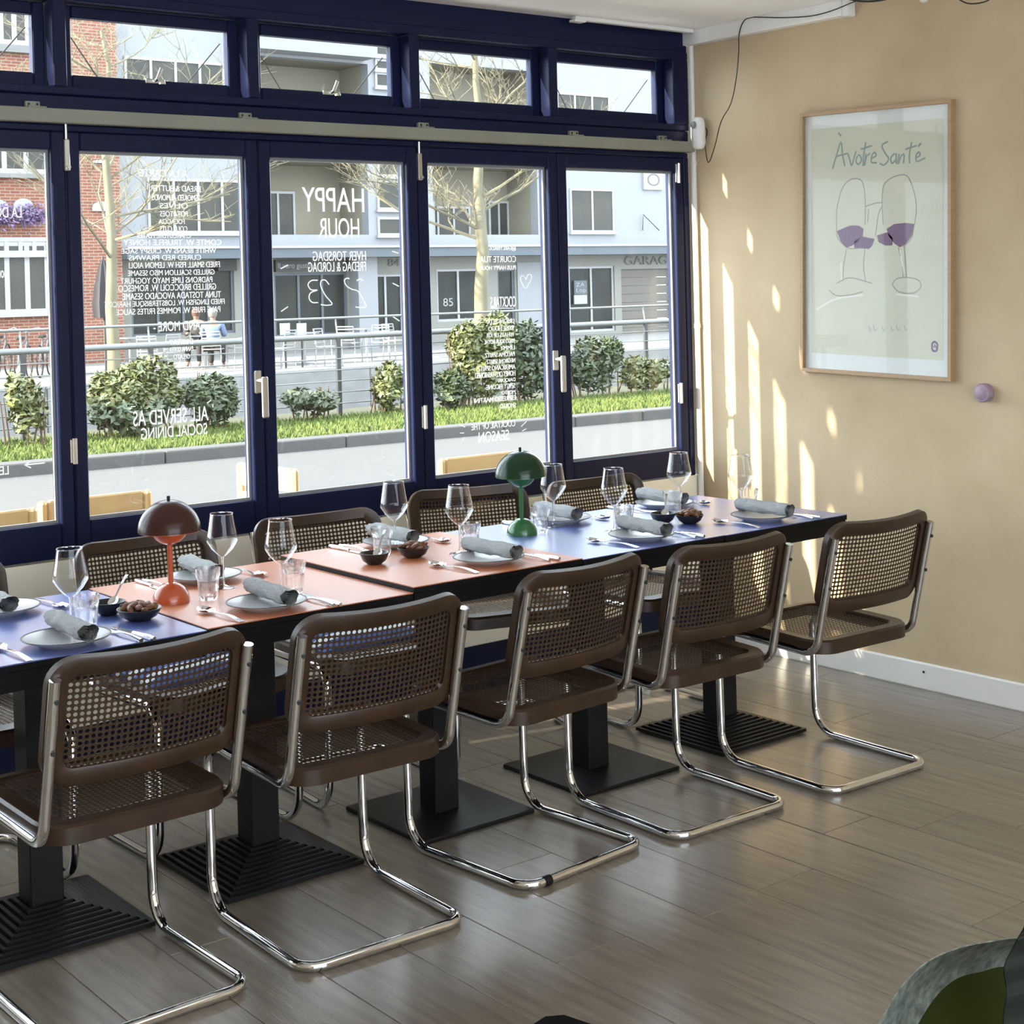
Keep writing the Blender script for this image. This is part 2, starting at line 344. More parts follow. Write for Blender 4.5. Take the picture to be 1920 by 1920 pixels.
# fixed blue frame
t = struct('trim_1', 'dark blue fixed timber frame round the folding windows')
MB().box(-4.93, -.03, .0, .09, 2.085, 2.105, .003).build('head_rail', M_blue, t)
MB().box(-4.93, -.03, .012, .09, 2.107, 2.150).build('rebate', M_blue, t)
MB().box(-4.93, -.03, -.006, .09, 2.152, 2.198, .004).build('transom_rail', M_blue, t)
MB().box(-4.93, -.03, -.012, .09, 2.200, 2.226, .004).build('transom_sill', M_blue, t)
MB().box(-4.93, -.03, -.012, .09, 2.502, 2.536, .004).build('top_rail', M_blue, t)
MB().box(-4.93, -.03, -.004, .09, 2.537, ZC).build('fascia_board', M_blue, t)
MB().box(-.058, -.028, .0, .09, .715, 2.085, .003).build('jamb', M_blue, t)
for x in MU: MB().box(x, x+(.045 if x < -.2 else .09), -.012, .09, 2.226, 2.502, .003).build('mullion', M_blue, t)
# folding doors (windows above the low wall)
def door(i, x0, x1):
    d = struct('door_%d' % (i+1), None, ((x0+x1)/2, 0, .72))
    a, b = x0+.002, x1-.002; s = .046; zb, zt, g0, g1 = .722, 2.083, .833, 2.025
    MB().box(a, a+s, 0, .066, zb, zt, .004).build('stile', M_blue, d); MB().box(b-s, b, 0, .066, zb, zt, .004).build('stile', M_blue, d)
    MB().box(a+s, b-s, .001, .066, zb, g0, .004).build('rail', M_blue, d); MB().box(a+s, b-s, .001, .066, g1, zt, .004).build('rail', M_blue, d)
    bead = MB(); w_ = .009
    bead.box(a+s, a+s+w_, .026, .036, g0, g1); bead.box(b-s-w_, b-s, .026, .036, g0, g1); bead.box(a+s+w_, b-s-w_, .026, .036, g0, g0+w_); bead.box(a+s+w_, b-s-w_, .026, .036, g1-w_, g1)
    bead.build('glazing_bead', M_wframe, d)
    p = MB().box(a+s, b-s, .037, .042, g0, g1).build('pane', M_glass, d)
    return d, p
DOORS = []
for i in range(7): DOORS.append(door(i, DV[i], DV[i+1]))
for i, (d, p) in enumerate(DOORS):
    d['label'] = ['blue folding window leaf beyond the left edge', 'blue folding window leaf second beyond the edge', 'blue folding window leaf cut by the left picture edge, with arrow lettering',
                  'blue folding window leaf lettered with the dish list', 'blue folding window leaf lettered with the happy hour', 'blue folding window leaf lettered with the cocktail list', 'blue unlettered folding window leaf next to the corner'][i]
def lever(d, px, py0, py1):
    c0 = wp(px, py0, 1, 0); c1 = wp(px+6, py1, 1, 0); x = c0.x
    h = MB().box(x-.013, x+.013, -.010, 0, c0.z-.075, c0.z+.004, .003).build('lever_rose', M_steel, d)
    m = MB(); m.tube([(x, -.01, c0.z-.03), (x, -.045, c0.z-.03)], .008, 10); m.box(x-.010, x+.012, -.058, -.042, c1.z, c0.z-.016, .004); m.build('lever_handle', M_steel, h)
lever(DOORS[3][0], 482, 697, 782); lever(DOORS[5][0], 1040, 659, 734)
def hinge(d, px, py0, py1, r=.008):
    a = wp(px, py0, 1, -.006); b = wp(px, py1, 1, -.006); x = a.x
    m = MB()
    m.tube([(x, -.006, b.z), (x, -.006, a.z)], r, 10); m.box(x-.014, x-.0005, -.003, .0, b.z+.004, a.z-.004); m.build('hinge', M_steel, d)
hinge(DOORS[3][0], 140, 822, 870); hinge(DOORS[5][0], 797, 760, 804); hinge(DOORS[6][0], 1277, 718, 756); hinge(DOORS[6][0], 1272, 306, 343)
def bolt(d, px, py0, py1):
    a = wp(px, py0, 1, -.01); b = wp(px, py1, 1, -.01); x = a.x; m = MB()
    m.tube([(x, -.01, b.z+.03), (x, -.01, a.z)], .005, 8); m.box(x-.009, x+.009, -.018, .0, b.z, b.z+.10, .002)
    o = m.build('shoot_bolt', M_steel, d); MB().tube([(x, -.018, b.z+.01), (x, -.03, b.z+.01)], .006, 8).build('bolt_knob', M_steel, o)
bolt(DOORS[3][0], 123, 232, 320); bolt(DOORS[5][0], 785, 266, 338)
# top-hung transom windows
for i in range(7):
    x0 = MU[i]+.045; x1 = MU[i+1]
    d = struct('window_%d' % (i+1), ['blue transom window beyond the left edge', 'blue transom window second beyond the edge', 'blue transom window cut by the left picture edge',
        'blue transom window showing red brick at its left', 'blue transom window above the happy hour leaf', 'blue transom window with tree branches behind', 'blue transom window next to the corner'][i], ((x0+x1)/2, 0, 2.23))
    a, b, z0, z1, s = x0+.002, x1-.002, 2.229, 2.499, .040
    m = MB(); m.box(a, a+s, .05, .085, z0, z1, .004); m.box(b-s, b, .05, .085, z0, z1, .004); m.box(a+s, b-s, .05, .085, z0, z0+s+.004, .004); m.box(a+s, b-s, .05, .085, z1-s, z1, .004)
    m.build('sash', M_blue, d)
    MB().box(a+s, b-s, .066, .070, z0+s, z1-s).build('pane', M_glass, d)
    for q, e in ((a+s+.004, 1), (b-s-.004, -1)):
        MB().tube([(q, .10, z1-s-.035), (q+e*.13, .13, z0+s-.005)], .0022, 6).build('stay_arm', M_post, d)
    if i in (3, 4):
        cx = wp(290 if i == 3 else 620, 152 if i == 3 else 174, 1, .05)
        m = MB(); m.box(cx.x-.035, cx.x+.035, .042, .05, cx.z-.010, cx.z+.006, .002); m.tube([(cx.x, .045, cx.z), (cx.x, .028, cx.z+.004), (cx.x+.012, .02, cx.z+.04)], .006, 8); m.lathe([(.0, 0), (.012, 0), (.012, .008), (0, .008)], 10, (cx.x+.02, .036, cx.z-.012))
        m.build('latch', M_steel, d)
# white service rail in front of the frame, with brackets
t = struct('trim_2', 'long aged white rail across the window frame', (-.03, -.04, 2.106))
MB().box(-4.93, -.035, -.05, -.006, 2.106, 2.150, .003).build('rail', M_rail, t)
for px, py in ((62, 190), (461, 214), (795, 235), (1077, 249), (1243, 258)):
    c = wp(px, py, 1, -.02); m = MB()
    m.box(c.x-.026, c.x+.022, -.022, -.006, 2.150, 2.172, .002); m.box(c.x-.022, c.x+.038, -.036, -.006, 2.150, 2.156, .001); b_ = m.build('bracket', M_rail, t)
    m = MB(); m.lathe([(0, 0), (.004, 0), (.004, .002), (0, .002)], 8); m.xf(lambda v: Vector((v.x, -v.z, v.y))); 
    k = MB(); [k.add([(v[0]+c.x+q, v[1]-.022, v[2]+2.163) for v in m.v], m.f) for q in (-.015, .012)]; k.build('screw', M_post, b_)
# ceiling track, cornice duct, baseboard, corner pipe
t = struct('trim_3', 'white curtain track at the ceiling edge'); a = wp(1063, 33, 2, ZC); MB().box(a.x, -.05, -.075, -.045, ZC-.016, ZC, .003).build('track', M_white, t)
MB().box(a.x-.01, a.x+.05, -.08, -.04, ZC-.024, ZC-.014, .003).build('track_end', M_white, t)
t = struct('trim_4', 'white boxed duct along the top of the plaster wall'); MB().box(-.05, .0, -.873, .02, ZC-.062, ZC, .004).build('duct', M_white, t)
MB().box(-.052, .0, -.90, -.873, ZC-.066, ZC, .004).build('duct_end', M_white, t)
t = struct('baseboard_right', 'white painted baseboard along the plaster wall'); MB().box(-.016, 0, YB, 0, 0, .1, .005).build('board', M_white, t)
for px, py in ((1566, 1222), (1732, 1260)):
    c = wp(px, py, 0, -.016); m = MB().lathe([(0, 0), (.005, 0), (.005, .0015), (0, .0015)], 8); m.xf(lambda v: Vector((c.x-v.z, c.y+v.x, c.z+v.y))); m.build('screw_head', M_post, t)
pp = thing('corner_pipe', 'white vertical pipe in the room corner beside the window frame', 'pipe', (-.018, -.02, 0))
MB().tube([(-.018, -.02, .0), (-.018, -.02, ZC-.06)], .0125, 12).build('pipe', M_white, pp, True)
for z in (.5, 1.35, 2.05): MB().tube([(-.018, -.02, z), (-.018, -.02, z+.02)], .0150, 12).build('clip', M_white, pp, True)
# floor planks
fl = struct('floor', 'grey-brown oak-look vinyl plank floor')
MB().box(XL, 0, YB, 0, -.15, -.006).build('screed', M_soil, fl)
off = {0: -.76, 1: -1.69, 2: -1.22, 3: -.35, 4: -.95, 5: -2.05, 6: -.62, 7: -2.54, 8: -2.053, 9: -.80, 10: -1.5, 11: -2.035, 12: -.4, 13: -1.15, 14: -1.40, 15: -.7}
PW, PL = .2175, 1.28
pm = {}
def plank(L, W_):
    k = (round(L, 3), round(W_, 3))
    if k not in pm:
        m = MB().box(0, W_, 0, L, -.006, 0, .0016); o = m.build('plank', M_plank, fl); pm[k] = o.data; return o
    o = bpy.data.objects.new('plank', pm[k]); COL.objects.link(o); o.parent = fl; return o
x1 = 0.0; ci = 0
while x1 > -5.2:
    W_ = .16 if ci == 0 else PW; x0 = x1-W_
    y = off.get(ci, -1.0)
    while y < 0: y += PL
    ys = [0.0]; y -= PL
    while y > -5.1: ys.append(y); y -= PL
    ys.append(-5.2)
    gap = .0022 if ci not in (1, 6, 7) else .004
    for a, b in zip(ys[:-1], ys[1:]):
        if a-b < .02: continue
        o = plank(a-b-.0022, W_-gap); o.location = (x0+gap/2, b+.0011, 0)
    x1 = x0; ci += 1
MB().box(XL, x1, YB, 0, -.006, 0).build('far_floor_strip', M_plank, fl)
MB().box(x1, 0, YB, -5.2, -.006, 0).build('far_floor_strip', M_plank, fl)

# ------------------------------------------------------------------ window lettering (read from the street)
YG = .0362
def gl(door_i, s, px0, py0, px1, py1, name='lettering'):
    a = wp(px0, py1, 1, YG); b = wp(px1, py0, 1, YG)
    zl = (wp(px0, py1, 1, YG).z+wp(px1, py1, 1, YG).z)/2; zh = (wp(px0, py0, 1, YG).z+wp(px1, py0, 1, YG).z)/2
    return text_fit(s, name, M_vinyl, DOORS[door_i][1], (a.x, zl), (b.x, zh), YG, True)
for s, x0, y0, x1, y1 in (
    ('A LA CARTE', 262, 318, 352, 332), ('BREAD & BUTTER', 282, 348, 376, 359), ('SMOKED ALMONDS', 285, 365, 370, 376), ('OLIVES', 300, 381, 352, 391),
    ('POTATOES', 300, 396, 352, 406), ('FOCACCIA', 298, 411, 346, 420), ('COLD CUTS', 300, 424, 351, 434), ('CHARCUTERIE PLATES', 258, 437, 358, 446), ('COMTE W. TRUFFLE HONEY', 232, 449, 415, 460),
    ('WHITE BEANS W. CRISPY SAGE', 228, 466, 405, 475), ('CURED RED PRAWNS', 242, 478, 377, 488), ('FRIED SMALL FISH W. LEMON AIOLI', 242, 491, 412, 502), ('GRILLED SCALLION MISO SESAME', 240, 506, 402, 516),
    ('PADRONS LIME MAYO YOGHURT', 226, 520, 398, 531), ('GRILLED BROCCOLI W. ROMESCO', 222, 533, 405, 545), ('TUNA TOSTADA AVOCADO SESAME', 230, 548, 414, 560), ('FRIED LINGFISH W. LOBSTERBISQUE HARICOT', 196, 563, 421, 575),
    ('PAVE FRIES W. POMMES FRITES SAUCE', 218, 577, 413, 588), ('- AND MORE -', 288, 602, 384, 620), ('DESSERT', 318, 636, 362, 646), ('PANNA COTTA', 318, 650, 362, 659), ('GELATO', 326, 664, 356, 673)):
    gl(3, s, x0, y0, x1, y1)
gl(3, 'ALL SERVED AS', 250, 766, 390, 794); gl(3, 'SOCIAL DINING', 265, 798, 388, 819)
for s, x0, y0, x1, y1 in (('HAPPY', 567, 352, 682, 397), ('HOUR', 598, 409, 673, 446), ('HVER TORSDAG', 587, 471, 686, 489), ('FREDAG & LORDAG', 578, 491, 686, 509)): gl(4, s, x0, y0, x1, y1)
for s, x0, y0, x1, y1 in (('@EARLYBIRDS', 918, 462, 967, 471), ('COURTE TUAL', 895, 480, 967, 492), ('PLUS HAPPY HOUR', 900, 498, 967, 506), ('COCKTAILS', 920, 556, 967, 576), ('LIMONCELLO', 912, 598, 964, 606), ('ROSE HUGO', 916, 611, 963, 620),
    ('WHATS UP KIR', 912, 624, 964, 632), ('PISCO SOUR ROYAL', 908, 636, 965, 644), ('LIMMY', 938, 648, 965, 656), ('PALOMA SPRITZ', 909, 661, 965, 669), ('NEGRONI SPRITZ', 912, 673, 966, 681), ('AMERICANO SPRITZ', 896, 685, 966, 694),
    ('HONEY OLD FASHIONED', 891, 697, 966, 707), ('DAIQUIRI', 934, 709, 966, 717), ('SPICY FICONE', 912, 720, 966, 729), ('MOJITO', 941, 732, 966, 741), ('ESPRESSO MARTINI', 889, 744, 967, 753), ('SMOKED', 938, 756, 967, 765),
    ('COCKTAIL OF THE', 884, 791, 966, 803), ('SEASON', 898, 808, 954, 828)): gl(5, s, x0, y0, x1, y1)
gl(2, 'LE', 0, 874, 16, 890); gl(2, 'mon', -4, 507, 16, 521); gl(2, 'LA DOLCE', -40, 388, 40, 408)
def gstroke(door_i, pts, r=.0022, name='lettering'):
    MB().tube([wp(x, y, 1, YG) for x, y in pts], r, 5).xf(lambda v: Vector((v.x, YG-.0008+(v.y-YG)*.2, v.z))).build(name, M_vinyl, DOORS[door_i][1])
def cs(pts, k=6):
    """smooth curve through points"""
    P = [Vector((*p, 0)) for p in pts]; P = [2*P[0]-P[1]]+P+[2*P[-1]-P[-2]]; out = []
    for i in range(1, len(P)-2):
        for j in range(k):
            t = j/k; a, b, c, d = P[i-1:i+3]
            q = .5*((2*b)+(c-a)*t+(2*a-5*b+4*c-d)*t*t+(3*b-a-3*c+d)*t**3); out.append((q.x, q.y))
    out.append((P[-2].x, P[-2].y)); return out
Z3 = lambda pts: [(560+x/8, 430+y/8) for x, y in pts]
gstroke(4, cs(Z3([(285, 765), (190, 770), (140, 830), (185, 905), (280, 910), (180, 950), (155, 1030), (200, 1095), (290, 1100)])))
gstroke(4, cs(Z3([(455, 830), (400, 765), (340, 770), (330, 850), (400, 990), (500, 1115), (420, 1140), (330, 1130)])))
gstroke(4, cs(Z3([(760, 740), (720, 735), (685, 770), (720, 850), (800, 900), (900, 940), (1010, 1155), (900, 1170), (850, 1165)])))
gstroke(4, cs(Z3([(870, 770), (920, 745), (960, 770)])))
for x0, y0, x1, y1 in ((735, 471, 747, 475), (736, 531, 748, 537), (737, 594, 749, 602), (526, 504, 540, 497), (527, 584, 540, 575)): gstroke(4, [(x0, y0), (x1, y1)])
for x0, y0, x1, y1 in ((977, 800, 987, 790), (979, 808, 987, 804), (862, 796, 872, 801), (862, 812, 870, 812), (868, 826, 870, 820), (920, 578, 962, 578)): gstroke(5, [(x0, y0), (x1, y1)], .0018)
gstroke(5, cs([(984, 541), (976, 525), (978, 517), (984, 520), (986, 524), (990, 515), (996, 516), (996, 524), (986, 541)]), .0016)
gstroke(2, [(84, 868), (46, 872)]); gstroke(2, [(56, 866), (46, 872), (58, 877)])
for pts in ([(244, 768), (246, 762), (254, 762)], [(388, 756), (396, 750)], [(399, 764), (399, 758)]): gstroke(3, pts, .0018)
# ================================================================== cantilever cane chairs (local: seat faces +Y, origin on the floor)
def make_chair(name, label, group):
    t = thing(name, label, 'chair', (0, 0, 0), 0, group); X = .222
    L = [(-X, -.262, .780), (-X, -.176, .418), (-X, .245, .432), (-X, .238, .0130), (-X, -.232, .0130)]
    pts = L + [(-p[0], p[1], p[2]) for p in reversed(L)]
    MB().tube(fillet(pts, [.055, .06, .085, .055, .055, .085, .06, .055], 7), .0125, 14).build('tube_frame', M_chrome, t, True, False)
    # backrest: gently hollowed panel
    TZ, TY, CV = .285, -.067, .034
    def fb(a, b, d):
        f = (b+.145)/.29
        return Vector((a, -.1785+TY*f-CV*(1-(a/.225)**2)+d*.96, .541+TZ*f+d*.24-.011*f*(1-(a/.225)**2)))
    prof = [(.0, -.011), (.0, .008), (-.004, .012), (-.036, .011), (-.040, .007), (-.040, -.009), (-.034, -.012), (-.005, -.013)]
    m = MB(); ring_sweep(m, .462, .290, .066, prof, fb, 8, 8); m.build('back_frame', M_wood, t, True, False)
    def cane(w_, h_, p, fn, rr):
        nx = round(w_/p); ny = round(h_/p); px = w_/nx; py = h_/ny; vs = []; fs = []; idx = {}
        def V(i2, j2):
            k = (i2, j2)
            if k not in idx: idx[k] = len(vs); vs.append(fn(-w_/2+i2*px/2, -h_/2+j2*py/2))
            return idx[k]
        for i in range(nx):
            for j in range(ny):
                cx = -w_/2+(i+.5)*px; cy = -h_/2+(j+.5)*py
                o = [V(2*i+2, 2*j+1), V(2*i+2, 2*j+2), V(2*i+1, 2*j+2), V(2*i, 2*j+2), V(2*i, 2*j+1), V(2*i, 2*j), V(2*i+1, 2*j), V(2*i+2, 2*j)]
                q = len(vs)
                for k in range(8): a = math.pi*k/4; vs.append(fn(cx+rr*px*math.cos(a), cy+rr*py*math.sin(a)))
                for k in range(8): fs.append((o[k], o[(k+1) % 8], q+(k+1) % 8, q+k))
        return MB().add(vs, fs)
    c = cane(.402, .230, .0136, lambda a, b: fb(a, b, .0), .35).build('back_cane', M_cane, t, False, False); c['kind'] = 'stuff'
    # seat
    def fs_(a, b, d):
        f = (b+.21)/.42; k = max(0, (f-.72)/.28)
        return Vector((a*(1+.02*f), -.195+.455*f, .436+.014*f-.016*k*k+d))
    prof = [(.0, -.024), (.0, .012), (-.006, .018), (-.040, .016), (-.046, .010), (-.046, -.018), (-.040, -.024)]
    m = MB(); ring_sweep(m, .440, .420, .075, prof, fs_, 8, 8); m.build('seat_frame', M_wood, t, True, False)
    c = cane(.372, .352, .0136, lambda a, b: fs_(a, b, .010-.010*math.cos(a*7)*math.cos(b*7)*.8), .335).build('seat_cane', M_cane, t, False, False); c['kind'] = 'stuff'
    for s in (-1, 1):
        for z, y in ((.735, -.2645), (.625, -.2385)):
            k = MB().lathe([(0, 0), (.0052, 0), (.0052, .003), (0, .003)], 8); k.xf(lambda v: Vector((s*X+v.x, y-v.z, z+v.y))); k.build('screw', M_post, t, False, False)
    return t
CH0 = make_chair('cane_chair', 'near-row cane chair at the left picture edge, its seat cut by the frame', 'cane chairs on the camera side of the tables')
G1 = CH0['group']; G2 = 'cane chairs on the window side of the tables'
CH0.location = (-3.378, -1.462, 0); CH0.rotation_euler = (0, 0, .02)
for x, y, rz, lb in ((-2.795, -1.485, -.03, 'near-row cane chair second from the left, below the dark red lamp'), (-2.145, -1.425, .085, 'near-row cane chair in the middle of the near row'),
                     (-1.585, -1.450, -.02, 'near-row cane chair second from the plaster wall'), (-.972, -1.492, -.03, 'near-row cane chair nearest the plaster wall, turned clear of the table end')):
    c_ = dup(CH0, (x, y, 0), rz, lb)
    if x == -2.145: MB().tube([(-.165, -.232, .0130), (-.140, -.232, .0130)], .0138, 10).build('glide', M_black, c_, True, False)
for x, y, rz, lb in ((-3.425, -.60, 0, 'window-side cane chair at the left edge, only its legs and back edge showing'), (-2.755, -.615, .03, 'window-side cane chair behind the dark red lamp'), (-2.166, -.600, -.08, 'window-side cane chair behind the step in the table row'),
                     (-1.490, -.445, -.30, 'window-side cane chair turned askew, left of the green lamp'), (-.935, -.60, -.03, 'window-side cane chair nearest the room corner')):
    dup(CH0, (x, y, 0), math.pi+rz, lb, G2)
# striped cushions
def cushion(x, y, lb, rz):
    t = thing('seat_cushion', lb, 'cushion', (x, y, .457), rz, 'striped cushions')
    def sh(v): return v
    n = 9
    for k in range(n):
        a = -.19+.38*k/n; b = a+.38/n; m = MB()
        h0 = .045*(1-((abs(a))/.2)**4)**.5; h1 = .045*(1-((abs(b))/.2)**4)**.5
        vs = []; 
        for yy in (a, b):
            h = .045*max(.15, 1-(abs(yy)/.195)**4)**.5
            for q in range(9):
                xx = -.19+.38*q/8; hh = h*max(.15, 1-(abs(xx)/.195)**4)**.5; vs.append((xx, yy, hh))
            for q in range(9):
                xx = -.19+.38*q/8; vs.append((xx, yy, 0))
        fs = [(q, q+1, 18+q+1, 18+q) for q in range(8)]+[(9+q, 27+q, 27+q+1, 9+q+1) for q in range(8)]+[(0, 18, 27, 9), (8, 17, 35, 26)]+[(q, 9+q, 10+q, q+1) for q in range(8)]+[(18+q, 19+q, 28+q, 27+q) for q in range(8)]
        m.add(vs, fs).build('stripe', M_cushion if k % 2 == 0 else M_cushw, t, True, False)
cushion(-2.172, -.575, 'blue and white striped cushion on the window-side chair behind the table step', -.08)
cushion(-2.755, -.59, 'blue and white striped cushion on the window-side chair behind the dark red lamp', .03)

# ================================================================== tables
TY0, TD = -1.350, .708
def table(x0, x1, h, topm, lb, ribbed):
    cx = (x0+x1)/2; cy = -1.02
    t = thing('cafe_table', lb, 'table', (cx, cy, 0), 0, 'small square tables pushed into one row')
    a, b = x0+.0015, x1-.0015
    MB().box(a, b, TY0, TY0+TD, h-.0025, h).build('table_top', topm, t)
    MB().box(a, b, TY0+.0005, TY0+TD-.0005, h-.018, h-.0026, .001).build('top_edge', M_edge, t)
    ap = MB(); ap.box(a+.004, b-.004, TY0+.004, TY0+.024, h-.064, h-.0185); ap.box(a+.004, b-.004, TY0+TD-.024, TY0+TD-.004, h-.064, h-.0185)
    ap.box(a+.004, a+.024, TY0+.024, TY0+TD-.024, h-.064, h-.0185); ap.box(b-.024, b-.004, TY0+.024, TY0+TD-.024, h-.064, h-.0185); ap.build('apron', M_edge, t)
    MB().box(cx-.042, cx+.042, cy-.042, cy+.042, .012, h-.03, .003).build('column', M_black, t)
    MB().box(cx-.15, cx+.15, cy-.15, cy+.15, h-.03, h-.0186).build('top_plate', M_black, t)
    if ribbed:
        n = 10
        for k in range(n):
            s = .206-.0165*k; z = .004+k*.0058
            m = MB(); q = .010
            m.box(cx-s, cx+s, cy-s, cy-s+q, z, z+.011); m.box(cx-s, cx+s, cy+s-q, cy+s, z, z+.011); m.box(cx-s, cx-s+q, cy-s+q, cy+s-q, z, z+.011); m.box(cx+s-q, cx+s, cy-s+q, cy+s-q, z, z+.011)
            m.build('base_rib', M_black, t)
        m = MB(); vs = []
        for s, z in ((.198, .001), (.198, .004), (.05, .056)): vs += [(cx-s, cy-s, z), (cx+s, cy-s, z), (cx+s, cy+s, z), (cx-s, cy+s, z)]
        m.add(vs, [(0, 3, 2, 1)]+[(r*4+i, r*4+(i+1) % 4, r*4+4+(i+1) % 4, r*4+4+i) for r in (0, 1) for i in range(4)]+[(8, 9, 10, 11)]); m.build('base_core', M_black, t)
    else: MB().box(cx-.202, cx+.202, cy-.202, cy+.202, 0, .013, .004).build('base_plate', M_black, t)
    return t
TB = [(-3.670, -3.0595, .737, M_tblue, 'blue-topped table with ribbed base at the left end of the row', True), (-3.0595, -2.4500, .741, M_torange, 'orange-topped table with ribbed base under the dark red lamp', True),
      (-2.4500, -1.8500, .756, M_torange, 'orange-topped table standing a step higher, on a flat base plate', False), (-1.8500, -1.2560, .752, M_tblue, 'blue-topped table under the green lamp, on a flat base plate', False),
      (-1.2560, -.6615, .751, M_tblue, 'blue-topped table with ribbed base at the wall end of the row', True)]
for a in TB: table(*a)
def th(x):
    for a in TB:
        if a[0] <= x <= a[1]: return a[2]
    return .737

# ================================================================== table settings
SETN = ['at the left end', 'before the red lamp', 'on the stepped table', 'before the green lamp', 'at the wall end']
SETF = ['at the far left', 'behind the red lamp', 'behind the stepped table', 'by the green lamp', 'nearest the corner']
def make_plate():
    t = thing('dinner_plate', 'x', 'plate', (0, 0, 0), 0, 'grey dinner plates')
    MB().lathe([(.0, .004), (.055, .004), (.058, 0), (.062, 0), (.066, .004), (.103, .017), (.1045, .019), (.103, .020), (.068, .0095), (.0, .0085)], 40).build('dish', M_plate, t, True, False)
    MB().lathe([(.1005, .0195), (.1045, .0190), (.1045, .0202), (.1005, .0203)], 40, close=False).build('rim', M_bowl, t, True, False); return t
def make_napkin():
    t = thing('rolled_napkin', 'x', 'napkin', (0, 0, 0), 0, 'rolled linen napkins')
    n = 22; L = .225; vs = []; fs = []; rr = random.Random(3)
    for i in range(15):
        y = -L/2+L*i/14
        for k in range(n):
            a = 2*math.pi*k/n; r = .0222+.0018*math.sin(3*a+i*.9)+.0020*rr.uniform(-1, 1)
            vs.append((r*1.12*math.cos(a), y, .0215+r*.92*math.sin(a)))
    for i in range(14):
        for k in range(n): fs.append((i*n+k, (i+1)*n+k, (i+1)*n+(k+1) % n, i*n+(k+1) % n))
    MB().add(vs, fs).build('outer_wrap', M_napkin, t, True, False)
    for s in (-1, 1):      # spiral ends
        m = MB(); P = []
        for k in range(46):
            a = k*.38; r = .0035+.0165*k/45; P.append((r*1.1*math.cos(a), s*(L/2-.004), .0215+r*.9*math.sin(a)))
        vs = []; fs = []
        for p in P: vs += [p, (p[0]*.985, p[1]-s*.05, .0215+(p[2]-.0215)*.985)]
        fs = [(2*i, 2*i+1, 2*i+3, 2*i+2) for i in range(len(P)-1)]
        m.add(vs, fs).build('rolled_end', M_napkin, t, True, False)
    return t
def spoon_mesh():
    m = MB(); n = 14; L = .20; secs = []
    for i in range(25):
        f = i/24; y = L*f
        if f < .28: w_ = .0215*math.sqrt(max(0.02, 1-((f-.14)/.145)**2)); z = .004-.0055*math.cos((f-.14)/.14*1.5)+.004
        else: w_ = .0035+.004*((f-.28)/.72)**1.6+(.006*max(0, .34-f)/.06); z = .0065+.006*math.sin((f-.28)/.72*math.pi)-.004*((f-.28)/.72)
        secs.append((y, w_, z))
    vs = []; fs = []
    for y, w_, z in secs:
        cup = .006 if y < .056 else 0
        for q in (-1, -.5, 0, .5, 1): vs.append((q*w_, -y, z+cup*q*q))
        for q in (1, .5, 0, -.5, -1): vs.append((q*w_, -y, z+cup*q*q-.0016))
    for i in range(24):
        for k in range(10): fs.append((i*10+k, i*10+(k+1) % 10, (i+1)*10+(k+1) % 10, (i+1)*10+k))
    fs += [tuple(range(10)), tuple(24*10+k for k in range(9, -1, -1))]
    return m.add(vs, fs)
def make_spoon():
    t = thing('table_spoon', 'x', 'spoon', (0, 0, 0), 0, 'spoons left of the plates')
    spoon_mesh().build('spoon_bowl_and_handle', M_cutlery, t, True, False); return t
def make_knife():
    t = thing('table_knife', 'x', 'knife', (0, 0, 0), 0, 'knives right of the plates')
    pts = [(-.004, 0), (.006, -.004), (.010, -.03), (.010, -.105), (.005, -.112), (-.005, -.112), (-.005, -.02)]
    MB().poly([(x, y, .0012) for x, y in pts], (0, 0, .0016)).build('blade', M_cutlery, t, False, False)
    MB().tube([(0, -.110, .004), (0, -.13, .0045), (0, -.19, .005), (0, -.212, .005)], [.0042, .0045, .0065, .005], 8).build('handle', M_cutlery, t, True, False); return t
def make_fork():
    t = thing('table_fork', 'x', 'fork', (0, 0, 0), 0, 'forks right of the plates')
    m = MB(); m.tube([(0, -.075, .004), (0, -.10, .008), (0, -.15, .008), (0, -.20, .003)], [.004, .003, .0038, .0058], 8); m.build('handle', M_cutlery, t, True, False)
    m = MB()
    for q in (-.009, -.003, .003, .009): m.tube([(q, 0, .004), (q, -.05, .002), (q*.6, -.075, .004)], .0016, 5)
    m.build('tines', M_cutlery, t, True, False); return t
def make_wineglass():
    t = thing('wine_glass', 'x', 'glass', (0, 0, 0), 0, 'stemmed wine glasses')
    b = [(.006, .086), (.014, .092), (.030, .108), (.0425, .128), (.0435, .134), (.0415, .146), (.0365, .172), (.0315, .205)]
    MB().lathe(b, 36, close=False).build('bowl', M_glassw, t, True, False)
    MB().lathe([(.0310, .2035), (.0322, .2045), (.0318, .2062), (.0308, .2058)], 36, close=False).build('rim', M_tglass, t, True, False)
    MB().lathe([(.006, .087), (.0042, .078), (.0034, .05), (.0034, .02), (.006, .008), (.016, .0038), (.034, .0018), (.0345, .0008), (.033, 0), (0, 0)], 28, close=False).build('stem_and_foot', M_tglass, t, True, False); return t
